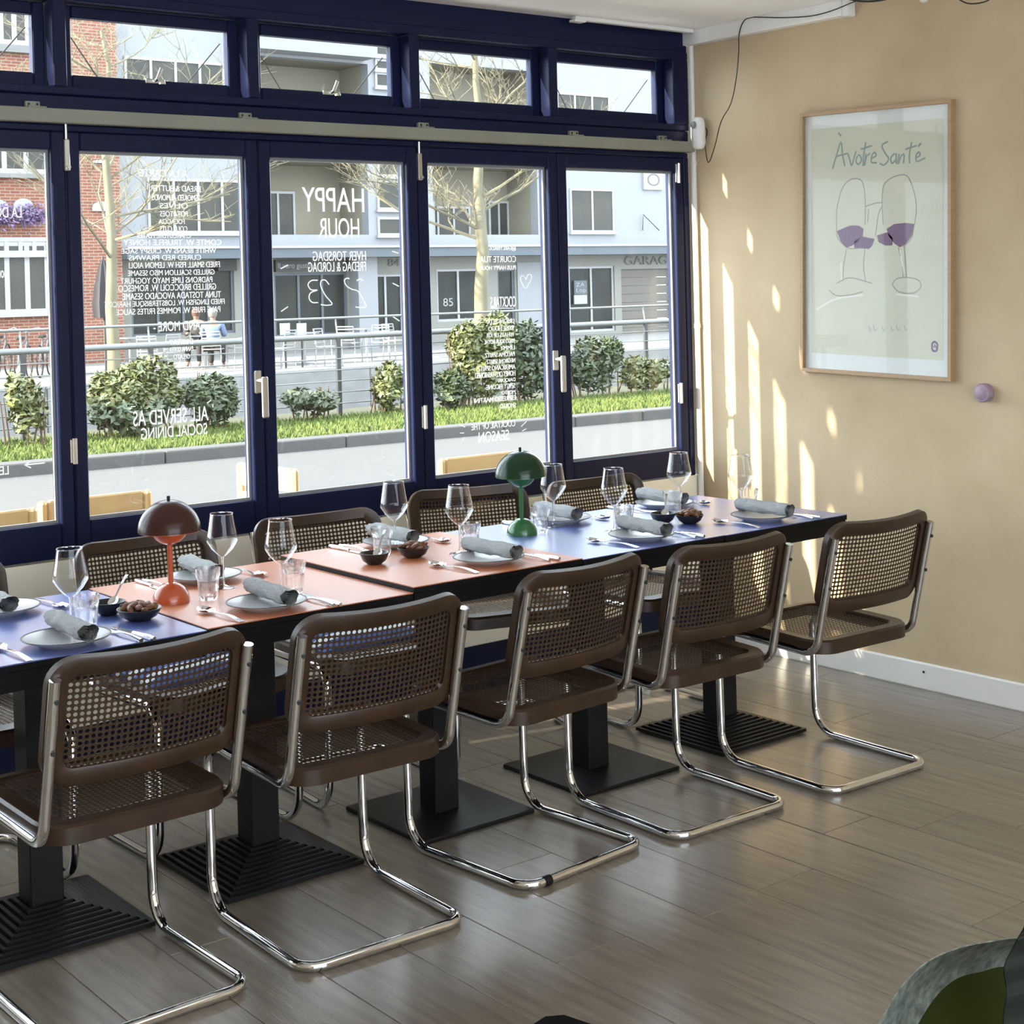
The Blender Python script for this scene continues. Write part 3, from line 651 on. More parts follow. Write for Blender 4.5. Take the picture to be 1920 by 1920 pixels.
def make_tumbler():
    t = thing('water_tumbler', 'x', 'tumbler', (0, 0, 0), 0, 'fluted water tumblers')
    n = 36; vs = []; fs = []; Z = [(.0225, 0), (.0265, .010), (.0290, .045), (.0310, .058), (.0325, .064), (.0340, .084), (.0326, .0845), (.0305, .064), (.0270, .045), (.0240, .012), (.0, .010)]
    for i, (r, z) in enumerate(Z):
        for k in range(n):
            a = 2*math.pi*k/n; q = r*(1-.055*(abs(math.cos(4.5*a))**.6) if 0 < i < 4 else 1)*1.0 if i < 4 else r
            vs.append((q*math.cos(a), q*math.sin(a), z))
    for i in range(len(Z)-1):
        for k in range(n): fs.append((i*n+k, i*n+(k+1) % n, (i+1)*n+(k+1) % n, (i+1)*n+k))
    fs.append(tuple(range(n-1, -1, -1)))
    MB().add(vs, fs).build('fluted_cup', M_tglass, t, True, False); return t
def each(make, spots, label):
    first = None
    for i, (x, y, rz, lb, dz) in enumerate(spots):
        if first is None: first = make(); o = first; o.location = (x, y, th(x)+dz); o.rotation_euler = (0, 0, rz); o['label'] = label % lb
        else: dup(first, (x, y, th(x)+dz), rz, label % lb)
NX = [-3.370, -2.832, -2.085, -1.490, -.945]; NY = [-1.238, -1.236, -1.205, -1.215, -1.222]
FX = [-3.360, -2.770, -2.110, -1.440, -.955]; FY = [-.775, -.775, -.765, -.765, -.765]
S_ = [(NX[i], NY[i], 0, 'near setting '+SETN[i]) for i in range(5)]+[(FX[i], FY[i], math.pi, 'window-side setting '+SETF[i]) for i in range(5)]
each(make_plate, [(x, y, r, l, .0003) for x, y, r, l in S_], 'grey stoneware plate of the %s')
each(make_napkin, [(x+(.012 if r == 0 else -.012), y, r+R.uniform(-.10, .10), l, .0205) for x, y, r, l in S_], 'grey rolled napkin on the plate of the %s')
def side(dx, y0, r0): return [(x+(dx if r == 0 else -dx), y+(y0 if r == 0 else -y0), r+r0+R.uniform(-.05, .05), l, .0005) for x, y, r, l in S_]
each(make_spoon, side(-.145, .085, .10), 'steel spoon beside the plate of the %s')
each(make_knife, side(.150, .085, .02), 'steel knife beside the plate of the %s')
each(make_fork, side(.122, .085, .06), 'steel fork beside the plate of the %s')
GW = [(-3.335, -1.075, 'n0'), (-2.762, -1.085, 'n1'), (-2.085, -1.060, 'n2'), (-1.495, -1.070, 'n3'), (-.965, -1.075, 'n4'), (-2.800, -.925, 'f1'), (-2.168, -.845, 'f2'), (-1.552, -.850, 'f3'), (-1.045, -.90, 'f4')]
def gn(k): return ('near setting '+SETN[int(k[1])]) if k[0] == 'n' else ('window-side setting '+SETF[int(k[1])])
GW = []
for px, py, k in ((130, 1022, 'n0'), (525, 972, 'n1'), (860, 917, 'n2'), (1150, 882, 'n3'), (1388, 857, 'n4'), (415, 960, 'f1'), (738, 910, 'f2'), (1036, 875, 'f3'), (1272, 852, 'f4')):
    a = wp(px, py, 2, .745+.2055); GW.append((a.x, a.y, 0, gn(k), .0003))
each(make_wineglass, GW, 'empty angular wine glass of the %s')
TW = []
for px, py, k in ((160, 1106, 'n0'), (550, 1048, 'n1'), (881, 985, 'n2'), (1170, 950, 'n3'), (1403, 918, 'n4'), (389, 1060, 'f1'), (716, 993, 'f2'), (1012, 952, 'f3'), (1261, 922, 'f4')):
    a = wp(px, py, 2, .748+.084); TW.append((a.x, a.y, 0, gn(k), .0003))
each(make_tumbler, TW, 'fluted water tumbler of the %s')
# small bowls
def bowl(name, px, py, r, h, lb, kind):
    a = wp(px, py, 2, .745+h); x, y = a.x, a.y; z = th(x)+.0003
    t = thing(name, lb, 'bowl', (x, y, z), 0, 'small black bowls')
    MB().lathe([(0, 0), (r*.45, 0), (r*.78, h*.32), (r, h*.92), (r*1.01, h), (r*.95, h), (r*.72, h*.42), (r*.4, h*.2), (0, h*.2)], 28, close=False).build('bowl_body', M_bowl, t, True, False)
    if kind == 'sauce': MB().lathe([(0, h*.45), (r*.70, h*.45), (r*.70, h*.40), (0, h*.40)], 22).build('dip', M_sauce, t, True, False)
    return x, y, z
for px, py, lb in ((203, 1122, 'black sauce bowl on the left blue table'), (702, 1043, 'black sauce bowl on the stepped orange table'), (1243, 965, 'black sauce bowl on the wall-end blue table')):
    x, y, z = bowl('sauce_bowl', px, py, .043, .034, lb, 'sauce')
    s = spoon_mesh().xf(lambda v: Vector((v.x*.62, v.y*.62, v.z*.62))); q = 2.3
    t = thing('dip_spoon', 'small spoon in the '+lb, 'spoon', (x+.004, y-.004, z+.017), 0, 'small spoons in sauce bowls')
    s.xf(lambda v: Vector((v.x, v.y*math.cos(.55), v.z-v.y*math.sin(.55)))).xf(lambda v: Vector((v.x*math.cos(q)-v.y*math.sin(q), v.x*math.sin(q)+v.y*math.cos(q), v.z)))
    s.build('spoon_bowl_and_handle', M_cutlery, t, True, False)
nutm = None; rr = random.Random(11)
for px, py, r, lb in ((261, 1134, .056, 'beside the dark red lamp'), (775, 1033, .047, 'on the stepped orange table'), (1293, 968, .046, 'on the wall-end blue table')):
    x, y, z = bowl('nut_bowl', px, py, r, .030, 'shallow black bowl heaped with brown nuts '+lb, 'nut')
    for k in range(17):
        a = 2.4*k; q = r*.80*math.sqrt((k+.3)/17); zz = .022+.020*(1-(q/r)**2)
        if nutm is None:
            m = MB().lathe([(.0, -.0125), (.0045, -.010), (.0072, -.003), (.0074, .003), (.005, .009), (0, .0125)], 8); m.xf(lambda v: Vector((v.x, v.z*1.1, v.y*.8)))
            o = m.build('roasted_nut', M_nut, None, True); nutm = o
        else: o = nutm.copy(); COL.objects.link(o)
        o.location = (x+q*math.cos(a), y+q*math.sin(a), z+zz); o.rotation_euler = (rr.uniform(-.5, .5), rr.uniform(-.5, .5), rr.uniform(0, 6)); s = rr.uniform(1.0, 1.35); o.scale = (s, s, s)
        tag(o, 'brown roasted nut heaped in the shallow black bowl '+lb, 'nut', 'roasted nuts '+lb)

# ================================================================== mushroom table lamps
def lamp(px, py, lb, ms, mb_, s):
    a = wp(px, py, 2, .75); x, y = a.x, a.y; z = max(th(x), th(x-.03), th(x+.03))+.0003
    t = thing('dome_lamp', lb, 'lamp', (x, y, z), 0, 'portable dome lamps')
    n = 14; b = [(.050*math.cos(k/n*math.pi/2)*s, .053*math.sin(k/n*math.pi/2)*s) for k in range(n)]
    MB().lathe([(0, 0)]+b+[(.007*s, .0526*s), (0, .0528*s)], 36, close=False).build('base_dome', mb_, t, True, False)
    MB().lathe([(.0072*s, .049*s), (.0072*s, .185*s)], 14).build('stem', mb_, t, True, False)
    b = [(.0105*s, .152*s)]+[(.049*math.sin(k/8*math.pi/2)*s, (.152+.044*(1-math.cos(k/8*math.pi/2)))*s) for k in range(2, 9)]
    MB().lathe(b+[(.046*s, .196*s), (.0, .190*s)], 36, close=False).build('under_cup', mb_, t, True, False)
    R_ = .0825*s; o = [(R_*math.cos(k/16*math.pi/2), (.188+.083*math.sin(k/16*math.pi/2))*s) for k in range(16)]; i_ = [(max(0, p-.0022), q-.0018) for p, q in reversed(o)]
    sh = MB().lathe([(i_[-1][0], o[0][1])]+o+[(0, .2712*s)], 44, close=False).build('shade', ms, t, True, False)
    MB().lathe([(0, .2690*s)]+i_, 44, close=False).build('shade_lining', mb_, sh, True, False)
    MB().lathe([(.0045, .270*s), (.0045, .281*s), (0, .2815*s)], 10).build('finial', M_black, sh, True, False)
lamp(321, 1122, 'portable lamp with dark red dome shade and orange foot', M_lampr, M_lampo, 1.0)
lamp(979, 1003, 'portable lamp with green dome shade and green foot', M_lampgd, M_lampg, 1.0)

# ================================================================== poster, button, sensor, cables
POC = Vector((0, -.97435, 1.6866)); ph, pw, pr = 1.0304/2, .7175/2, .0274
def pm_(d, yy, zz): return Vector((d, POC.y+math.cos(pr)*yy-math.sin(pr)*zz, POC.z+math.sin(pr)*yy+math.cos(pr)*zz))
po = thing('framed_poster', 'framed wine-glass poster in a thin oak frame on the plaster wall', 'poster', (0, POC.y, POC.z-ph))
def pbox(m, d0, d1, a0, a1, b0, b1):
    k = MB().box(d0, d1, a0, a1, b0, b1); k.xf(lambda v: pm_(v.x, v.y, v.z)); m.add(k.v, k.f); return m
for a0, a1, b0, b1 in ((-pw, pw, ph-.014, ph), (-pw, pw, -ph, -ph+.014), (-pw, -pw+.014, -ph+.014, ph-.014), (pw-.014, pw, -ph+.014, ph-.014)): pbox(MB(), -.028, -.001, a0, a1, b0, b1).build('frame_bar', M_oak, po)
pbox(MB(), -.010, -.001, -pw+.014, pw-.014, -ph+.014, ph-.014).build('white_margin', M_pborder, po)
sheet = pbox(MB(), -.0108, -.010, -pw+.045, pw-.045, -ph+.075, ph-.065).build('printed_sheet', M_paper, po)
pbox(MB(), -.019, -.017, -pw+.014, pw-.014, -ph+.014, ph-.014).build('glazing', M_pglass, po)
PXD = -.0112
def P7(pts): return [(1260+x/2.4, y/2.4) for x, y in pts]
def pstroke(pts, r, m, nm):
    MB().tube([wp(x, y, 0, PXD) for x, y in P7(pts)], r, 4).xf(lambda v: Vector((PXD+(v.x-PXD)*.12, v.y, v.z))).build(nm, m, sheet)
for s in ([(722, 760), (740, 700), (760, 640), (768, 700), (778, 748)], [(735, 705), (790, 690)], [(748, 598), (762, 612)],
          [(792, 690), (800, 720), (808, 745), (818, 715), (828, 680)], [(835, 700), (828, 725), (838, 740), (852, 722), (846, 700), (836, 698)], [(872, 640), (862, 700), (860, 748)], [(850, 672), (900, 655)], [(872, 690), (866, 745), (876, 705), (892, 690)],
          [(896, 715), (918, 700), (912, 686), (900, 700), (898, 730), (922, 732)], [(972, 636), (945, 655), (960, 690), (975, 715), (955, 742), (935, 735)], [(1002, 690), (985, 710), (990, 735), (1008, 715), (1008, 690), (1010, 738)],
          [(1022, 692), (1018, 738), (1030, 705), (1044, 695), (1042, 735)], [(1078, 640), (1068, 700), (1070, 735)], [(1050, 672), (1100, 655)], [(1096, 712), (1116, 698), (1110, 684), (1098, 700), (1102, 726), (1140, 710)], [(1108, 660), (1120, 645)]):
    pstroke(cs(s, 5), .0035, M_ink, 'lettering')
for s in ([(740, 1010), (742, 940), (765, 850), (800, 810), (840, 805), (862, 835), (870, 920), (868, 1010)], [(740, 1010), (745, 1070), (790, 1115), (840, 1118)], [(950, 1010), (945, 900), (955, 830), (1000, 795), (1055, 790), (1085, 850), (1100, 930), (1092, 1010)],
          [(1090, 1010), (1078, 1070), (1040, 1112)], [(785, 1120), (772, 1200), (768, 1270)], [(868, 1120), (862, 1200), (872, 1270)], [(870, 930), (910, 915), (945, 912)], [(880, 1000), (885, 940)], [(915, 1060), (930, 960), (945, 930)],
          [(706, 1305), (740, 1330), (800, 1328), (860, 1312)], [(740, 1275), (800, 1250), (900, 1275)], [(1018, 1115), (1035, 1180), (1040, 1250)], [(1045, 1110), (1050, 1180), (1055, 1250)], [(990, 1280), (1010, 1255), (1060, 1248), (1110, 1262), (1118, 1295), (1080, 1320), (1020, 1312), (990, 1280)]):
    pstroke(cs(s, 5), .0022, M_line, 'glass_outline')
for s in ([(648, 1395), (740, 1345), (860, 1328)], [(1010, 1325), (1110, 1335)], [(1025, 1125), (1045, 1230)], [(760, 1180), (765, 1260)]): pstroke(cs(s, 4), .0036, M_lwhite, 'white_highlight')
for s in ([(742, 1040), (800, 1015), (840, 1015), (862, 1030), (858, 1065), (830, 1090), (812, 1105), (785, 1115), (758, 1085)], [(820, 1085), (860, 1065), (912, 1075), (900, 1108), (885, 1120), (820, 1115)],
          [(922, 1060), (968, 1045), (995, 1070), (990, 1105), (960, 1105), (930, 1090)], [(966, 1030), (1000, 1008), (1050, 1003), (1090, 1008), (1080, 1060), (1050, 1100), (1025, 1113), (1000, 1095), (975, 1062)]):
    q = [wp(x, y, 0, PXD) for x, y in P7(s)]; MB().poly(q, (-.0003, 0, 0)).build('wine_shape', M_wine, sheet)
pstroke(cs([(1170, 1545), (1172, 1575), (1190, 1578), (1194, 1550), (1182, 1538), (1170, 1545)], 4), .004, M_wine, 'emblem'); pstroke([(1178, 1565), (1182, 1550), (1188, 1566)], .003, M_wine, 'emblem')
for x in (885, 905, 945, 985, 1010, 1045): pstroke([(x, 1465+R.uniform(-6, 6)), (x+6, 1490), (x+14, 1480)], .0016, M_line, 'small_print')
def rw(px, py, d=0): return wp(px, py, 0, d)
c = rw(1850, 736); bt = thing('round_wall_knob', 'round mauve knob on the plaster wall below the poster', 'knob', (0, c.y, c.z))
m = MB().lathe([(0, 0), (.033, 0), (.034, .004), (.034, .030), (.031, .034), (0, .034)], 32); m.xf(lambda v: Vector((-v.z, c.y+v.x, c.z+v.y))); m.build('knob', M_mauve, bt, True)
m = MB().lathe([(.0, .0342), (.026, .0342), (.025, .0350), (0, .0350)], 32); m.xf(lambda v: Vector((-v.z, c.y+v.x, c.z+v.y))); m.build('face_disc', M_mauve, bt, True)
a = rw(1304, 250, -.05); sn = thing('motion_sensor', 'white rounded sensor box on the corner pipe', 'sensor', (-.03, a.y, a.z-.07))
m = MB(); vs = []; fs = []; n = 20
for k, (z, s) in enumerate([(-.068, .5), (-.06, .82), (-.045, 1), (.02, 1), (.045, .95), (.062, .75), (.069, .45)]):
    for i in range(n):
        q = 2*math.pi*i/n; vs.append((-.034+.026*s*math.cos(q)*(abs(math.cos(q))**-.25 if abs(math.cos(q)) > .05 else 1), a.y+.033*s*math.sin(q), a.z+z))
for k in range(6):
    for i in range(n): fs.append((k*n+i, k*n+(i+1) % n, (k+1)*n+(i+1) % n, (k+1)*n+i))
fs += [tuple(range(n-1, -1, -1)), tuple(6*n+i for i in range(n))]
m.add(vs, fs).build('housing', M_white, sn, True)
m = MB().lathe([(0, .0), (.016, .0), (.012, .008), (0, .011)], 16); m.xf(lambda v: Vector((-.060-v.z, a.y+v.x, a.z+.035+v.y))); m.build('lens', M_wframe, sn, True)
cb = [(1316, 232), (1326, 246), (1322, 268), (1328, 305), (1340, 275), (1352, 228), (1370, 195), (1380, 150), (1385, 100), (1386, 62), (1396, 38), (1412, 32)]
tag(MB().tube([rw(x, y, -.008 if i < 10 else -.053) for i, (x, y) in enumerate(cs(cb, 4))], .0022, 6).build('hanging_cable', M_cable), 'thin black cable looping down the plaster wall beside the sensor', 'cable')
cb = [(1412, 32), (1470, 33), (1520, 30), (1560, 20), (1605, 2), (1640, -8)]
tag(MB().tube([rw(x, y, -.055) for x, y in cs(cb, 4)], .0022, 6).build('duct_cable', M_cable), 'thin black cable running along the white duct', 'cable')
cb = [(1560, -14), (1600, 0), (1640, 2), (1690, -8)]
tag(MB().tube([rw(x, y, -.11) for x, y in cs(cb, 4)], .004, 6).build('string_light_cable', M_cable), 'thick black string-light cable at the top edge left of the bulb', 'cable')
fb_ = thing('festoon_bulb', 'small frosted bulb at the top picture edge', 'bulb', tuple(rw(1732, -6, -.12))); b0 = rw(1732, -6, -.12)
MB().lathe([(0, -.022), (.012, -.018), (.018, -.004), (.014, .010), (.009, .016)], 16, (b0.x, b0.y, b0.z)).build('globe', M_white, fb_, True); MB().lathe([(.010, .014), (.010, .045), (0, .046)], 12, (b0.x, b0.y, b0.z)).build('socket', M_black, fb_, True)
cb = [(1780, -16), (1800, 0), (1820, 7), (1850, 2), (1870, -14)]
tag(MB().tube([rw(x, y, -.11) for x, y in cs(cb, 4)], .0025, 6).build('sagging_cable', M_cable), 'thin black cable sagging into the top right edge', 'cable')
# ================================================================== foreground plant and stool
def fr(px, py, dep): return CAM + (Fv + Rv*((px-960)/FPX) + Uv*((PPY-py)/FPX))*dep
base = fr(1960, 1980, 1.62); pl_ = thing('potted_plant', 'big-leaved green plant at the bottom right corner', 'plant', (base.x, base.y, 0))
def strip(rows, name, m, par, thick=.0016):
    n = len(rows[0]); vs = [p for r in rows for p in r]; k = len(vs)
    nrm = (rows[0][-1]-rows[0][0]).cross(rows[-1][0]-rows[0][0]).normalized()*thick
    vs2 = vs+[p+nrm for p in vs]; fs = []
    for i in range(len(rows)-1):
        for j in range(n-1): a = i*n+j; fs += [(a, a+1, a+n+1, a+n), (k+a, k+a+n, k+a+n+1, k+a+1)]
    bd = [j for j in range(n)]+[i*n+n-1 for i in range(1, len(rows))]+[(len(rows)-1)*n+j for j in range(n-2, -1, -1)]+[i*n for i in range(len(rows)-2, 0, -1)]
    fs += [(bd[i], bd[(i+1) % len(bd)], k+bd[(i+1) % len(bd)], k+bd[i]) for i in range(len(bd))]
    return MB().add(vs2, fs).build(name, m, par, True)
out_ = cs([(1600, 2000), (1650, 1918), (1692, 1850), (1742, 1803), (1800, 1778), (1860, 1766), (1915, 1760), (1990, 1775)], 5)
inn_ = cs([(1690, 2000), (1722, 1920), (1758, 1865), (1796, 1834), (1840, 1822), (1876, 1813), (1925, 1815), (1990, 1840)], 5)
rows = []
for q in range(5):
    f = q/4; rows.append([fr(a[0]+(b[0]-a[0])*f, a[1]+(b[1]-a[1])*f, 1.60+.045*math.sin(f*math.pi/2)+.002*math.sin(i*.8)) for i, (a, b) in enumerate(zip(out_, inn_))])
lf = strip(rows, 'leaf_blade', M_leafb, pl_)
low_ = cs([(1700, 2200), (1740, 2200), (1790, 2200), (1830, 2200), (1870, 2200), (1910, 2200), (1950, 2200), (1990, 2200)], 5)
rows = []
for q in range(6):
    f = q/5; rows.append([fr(a[0]+(b[0]-a[0])*f, a[1]+(b[1]-a[1])*f, 1.648+.03*f-.02*math.sin(f*3.1)) for i, (a, b) in enumerate(zip(inn_, low_))])
strip(rows, 'leaf_blade', M_leaf, pl_)
e0 = cs([(1960, 1640), (1922, 1732), (1906, 1762), (1882, 1812), (1886, 1860), (1880, 1920), (1895, 2050), (1930, 2200)], 5); e1 = [(x+150, y-40) for x, y in e0]
rows = []
for q in range(6):
    f = q/5; rows.append([fr(a[0]+(b[0]-a[0])*f, a[1]+(b[1]-a[1])*f, 1.50+.05*f+.004*math.sin(i*1.1)) for i, (a, b) in enumerate(zip(e0, e1))])
strip(rows, 'leaf_blade', mat('dark_leaf_underside', (.014, .017, .013), .6, 0, .12, noise=(14, .3, (1, 1, 6), (.009, .011, .009))), pl_)
for px, py, d in ((1800, 2200, 1.66), (1960, 2180, 1.53), (1990, 1850, 1.65)):
    a = fr(px, py, d); MB().tube([(base.x, base.y, .32), (base.x*.7+a.x*.3, base.y*.7+a.y*.3, .32+(a.z-.32)*.5), a], .007, 8, r2=.004).build('leaf_stalk', M_leaf, pl_, True)
MB().lathe([(0, 0), (.11, 0), (.15, .28), (.158, .28), (.158, .31), (.145, .31), (.14, .27), (0, .27)], 28, (base.x, base.y, 0), close=False).build('pot', M_pot, pl_, True)
MB().lathe([(0, .275), (.138, .275), (.138, .285), (0, .295)], 24, (base.x, base.y, 0)).build('soil', M_soil, pl_, True)
a = fr(1072, 1905, 2.30); st = thing('black_stool', 'black padded stool, only its seat corner showing at the bottom edge', 'stool', (a.x, a.y, 0))
dv = Vector((Fv.x, Fv.y, 0)).normalized(); c = Vector((a.x, a.y, 0))-dv*.205
m = MB().box(-.17, .17, -.17, .17, a.z-.06, a.z, .02); qa = math.atan2(dv.y, dv.x)-math.pi/4+.12
rot = lambda v: Vector((c.x+v.x*math.cos(qa)-v.y*math.sin(qa), c.y+v.x*math.sin(qa)+v.y*math.cos(qa), v.z))
m.xf(rot).build('seat', mat('matt_black_pad', (.004, .004, .004), .9, 0, .05, noise=(40, .3, I1, (.003, .003, .003))), st, True)
for sx in (-.14, .14):
    for sy in (-.14, .14): MB().tube([(sx, sy, a.z-.06), (sx*1.1, sy*1.1, 0)], .011, 10).xf(rot).build('leg', M_black, st, True)

# ================================================================== outside
ZS = -.12
g = struct('floor_street', 'light grey asphalt street outside the window'); MB().box(-25, 45, .12, 9.75, ZS-.2, ZS).build('asphalt', M_asph, g)
g = struct('floor_pavement', 'pale concrete pavement under the windows outside')  # pale slabs added to bounce sunlight up onto the ceiling
M_pavement = mat('pavement_slab', (.50, .49, .45), .85, noise=(8, .3, I1, (.46, .45, .42)))
for i in range(22):
    for j in range(4): MB().box(-10+i*.7, -10+i*.7+.69, .31+j*.65, .31+j*.65+.64, ZS, ZS+.012, .004).build('paving_slab', M_pavement, g)
kr = -.079
kx = lambda x, y: (x, y+kr*(x-5))
def kbox(m, x0, x1, y0, y1, z0, z1):
    k = MB().box(x0, x1, y0, y1, z0, z1, .012); k.xf(lambda v: Vector((v.x, v.y+kr*(v.x-5), v.z))); m.add(k.v, k.f); return m
g = struct('trim_kerb', 'granite kerb along the grass verge')
for i in range(26): kbox(MB(), -3+i*1.0, -3+i*1.0+.99, 9.12, 9.40, ZS-.1, .0).build('kerb_stone', M_kerb, g)
g = struct('floor_verge', 'grass verge between street and railing')
m = MB(); m.add([kx(-6, 9.41)+(-.02,), kx(30, 9.41)+(-.02,), (30, 12.6, -.02), (-6, 12.6, -.02), kx(-6, 9.41)+(-.5,), kx(30, 9.41)+(-.5,), (30, 12.6, -.5), (-6, 12.6, -.5)], [(0, 1, 2, 3), (7, 6, 5, 4), (0, 4, 5, 1), (1, 5, 6, 2), (2, 6, 7, 3), (3, 7, 4, 0)]); m.build('soil', M_soilv, g)
m = MB(); rr = random.Random(5); vs = []; fs = []
for i in range(26000):
    x = rr.uniform(-.5, 13); y = rr.uniform(9.42, 11.6) + kr*(x-5)
    if y > 12.4: continue
    h = rr.uniform(.03, .075); a = rr.uniform(0, 6.3); w_ = .012; o = len(vs); lx = rr.uniform(-.04, .04); ly = rr.uniform(-.04, .04)
    vs += [(x-w_*math.cos(a), y-w_*math.sin(a), -.02), (x+w_*math.cos(a), y+w_*math.sin(a), -.02), (x+lx, y+ly, -.02+h)]; fs.append((o, o+1, o+2))
gr = m.add(vs, fs).build('verge_turf', M_grass); tag(gr, 'bright green grass along the kerb outside', 'grass', kind='stuff')
g = struct('floor_canal', 'dark canal water behind the railing'); MB().box(-30, 60, 12.6, 23.4, -2.3, -2.0).build('water', M_water, g)
g = struct('wall_quay', 'pale concrete quay wall across the canal')
for i in range(30): MB().box(-20+i*2.4, -20+i*2.4+2.385, 23.4, 23.8, -2.2, ZS, .02).build('quay_block', M_conc, g)
g = struct('floor_terrace', 'pale paved terrace before the buildings'); MB().box(-30, 60, 23.8, 40, ZS-.3, ZS-.001).build('paving', M_pave, g)
# railing
RY = 11.75
rl = thing('canal_railing', 'steel canal railing with pipe handrail and wires beyond the verge', 'railing', (5, RY, 0))
zr = [wp(540, 638, 1, RY).z, wp(740, 623, 1, RY).z]; ZM = sum(zr)/2; zu = wp(640, 596, 1, RY).z
MB().tube([(-2, RY, ZM), (16, RY, ZM)], .036, 10).build('handrail', M_rsteel, rl, True)
MB().tube([(-2, RY+.05, zu), (16, RY+.05, zu)], .016, 8).build('top_rail', M_rsteel, rl, True)
for k in range(6): z = ZM-.115*(k+1)*ZM/.80; MB().tube([(-2, RY-.035, z), (16, RY-.035, z)], .008, 6).build('wire', M_rsteel, rl, True)
for px in (-170, 42, 283, 635, 945, 1212):
    x = wp(px, 690, 1, RY).x; p_ = MB().box(x-.03, x+.03, RY-.02, RY+.02, -.1, ZM-.02, .004).build('post', M_post, rl); MB().tube([(x, RY, ZM-.03), (x, RY+.05, zu)], .011, 6).build('rail_bracket', M_rsteel, p_)
# bushes
def bush(x0, y0, x1, y1, Y, n, m, lb, dry=0, name='laurel_bush', lsz=.058):
    n = int(n*1.7)
    a = wp(x0, y1, 1, Y); b = wp(x1, y0, 1, Y); cx = (a.x+b.x)/2; w_ = (b.x-a.x)/2*1.18; H = b.z+.06; rr = random.Random(int(x0*7+y0))
    t = thing(name, lb, 'bush', (cx, Y, -.02)); vs = []; fs = []; lob = [(rr.uniform(-.55, .55)*w_, rr.uniform(-.2, .2), rr.uniform(.35, .72)*H, rr.uniform(.35, .6)) for _ in range(7)]
    lob.append((0, 0, H*.45, .9))
    for i in range(n):
        l = lob[i % len(lob)]; u = Vector((rr.gauss(0, 1), rr.gauss(0, 1), rr.gauss(0, 1))).normalized(); q = l[3]*rr.uniform(.72, 1.05)
        p = Vector((cx+l[0]+u.x*w_*q*.62, Y+l[1]+u.y*min(w_, .5)*q*.75, max(.02, l[2]+u.z*H*q*.48)))
        if p.z > H: p.z = H-rr.uniform(0, .1)
        d1 = Vector((rr.gauss(0, 1), rr.gauss(0, 1), rr.gauss(0, .6))).normalized(); d2 = d1.cross(u+Vector((0, 0, .6))); d2 = d2.normalized() if d2.length > 1e-3 else d1.orthogonal().normalized()
        s = lsz*rr.uniform(.6, 1.15); o = len(vs); vs += [p-d1*s, p+d2*s*.42, p+d1*s, p-d2*s*.42]; fs.append((o, o+1, o+2, o+3))
    f = MB().add(vs, fs).build('foliage', m, t); f['kind'] = 'stuff'
    s_ = MB()
    for i in range(9):
        x = cx+rr.uniform(-.7, .7)*w_; s_.tube([(x, Y+rr.uniform(-.1, .1), -.02), (x+rr.uniform(-.1, .1), Y+rr.uniform(-.15, .15), H*rr.uniform(.5, .9))], .012, 5, r2=.005)
    s_.build('stems', M_dry, t)
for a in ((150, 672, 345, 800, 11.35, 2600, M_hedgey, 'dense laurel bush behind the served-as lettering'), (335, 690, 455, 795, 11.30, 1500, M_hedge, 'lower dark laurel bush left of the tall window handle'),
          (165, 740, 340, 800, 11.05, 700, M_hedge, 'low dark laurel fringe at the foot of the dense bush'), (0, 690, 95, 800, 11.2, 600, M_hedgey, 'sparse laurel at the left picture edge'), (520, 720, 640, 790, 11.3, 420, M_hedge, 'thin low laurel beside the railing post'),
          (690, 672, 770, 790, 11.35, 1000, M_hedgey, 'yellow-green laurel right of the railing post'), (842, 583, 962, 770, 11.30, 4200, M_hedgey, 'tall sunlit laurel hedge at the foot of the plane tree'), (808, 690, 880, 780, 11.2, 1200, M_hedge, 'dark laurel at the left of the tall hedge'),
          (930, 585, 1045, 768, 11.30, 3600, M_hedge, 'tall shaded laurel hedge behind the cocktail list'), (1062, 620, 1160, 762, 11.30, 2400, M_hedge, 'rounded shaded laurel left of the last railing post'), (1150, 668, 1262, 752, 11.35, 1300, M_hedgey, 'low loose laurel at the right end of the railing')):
    bush(*a)
# bare plane trees
def tree(px, py, Y, top, w_, lb, seed, s=1.0):
    b = wp(px, py, 1, Y); rr = random.Random(seed); t = thing('plane_tree', lb, 'tree', (b.x, Y, ZS)); tm = MB(); bm = MB(); tw = MB()
    H = wp(px, top, 1, Y).z
    tr = [Vector((b.x+rr.uniform(-.05, .05)*k/4, Y+rr.uniform(-.05, .05), ZS+(H-ZS)*k/10)) for k in range(11)]
    tm.tube(tr, [w_*(1.15-.085*k) for k in range(11)], 10)
    def br(p, d, L, r, dep):
        n = 4; P = [p]
        for k in range(n): d = (d+Vector((rr.gauss(0, .13), rr.gauss(0, .13), rr.gauss(.05, .10)))).normalized(); P.append(P[-1]+d*L/n)
        (bm if dep < 2 else tw).tube(P, r, 5 if dep < 2 else 3, r2=r*.55)
        if dep < 3:
            for k in range(6 if dep == 0 else 5):
                i = rr.randint(1, n); a = rr.uniform(0, 6.28); dd = (d*.7+Vector((math.cos(a), math.sin(a), rr.uniform(-.25, .5)))*.75).normalized(); br(P[i], dd, L*rr.uniform(.42, .62), r*.5, dep+1)
    for k in range(15):
        f = rr.uniform(.36, .98) if k > 2 else .34+.12*k; i = min(9, int(f*10)); p = tr[i].lerp(tr[i+1], f*10-i); a = k*2.4+seed; br(p, Vector((math.cos(a), math.sin(a)*.8, rr.uniform(.12, .7))).normalized(), rr.uniform(1.7, 2.9)*s*(1.15-f*.45), w_*.27*(1.2-f*.6), 0)
    tm.build('trunk', M_bark, t, True); bm.build('branches', M_bark, t, True); k = tw.build('twigs', M_bark, t); k['kind'] = 'stuff'
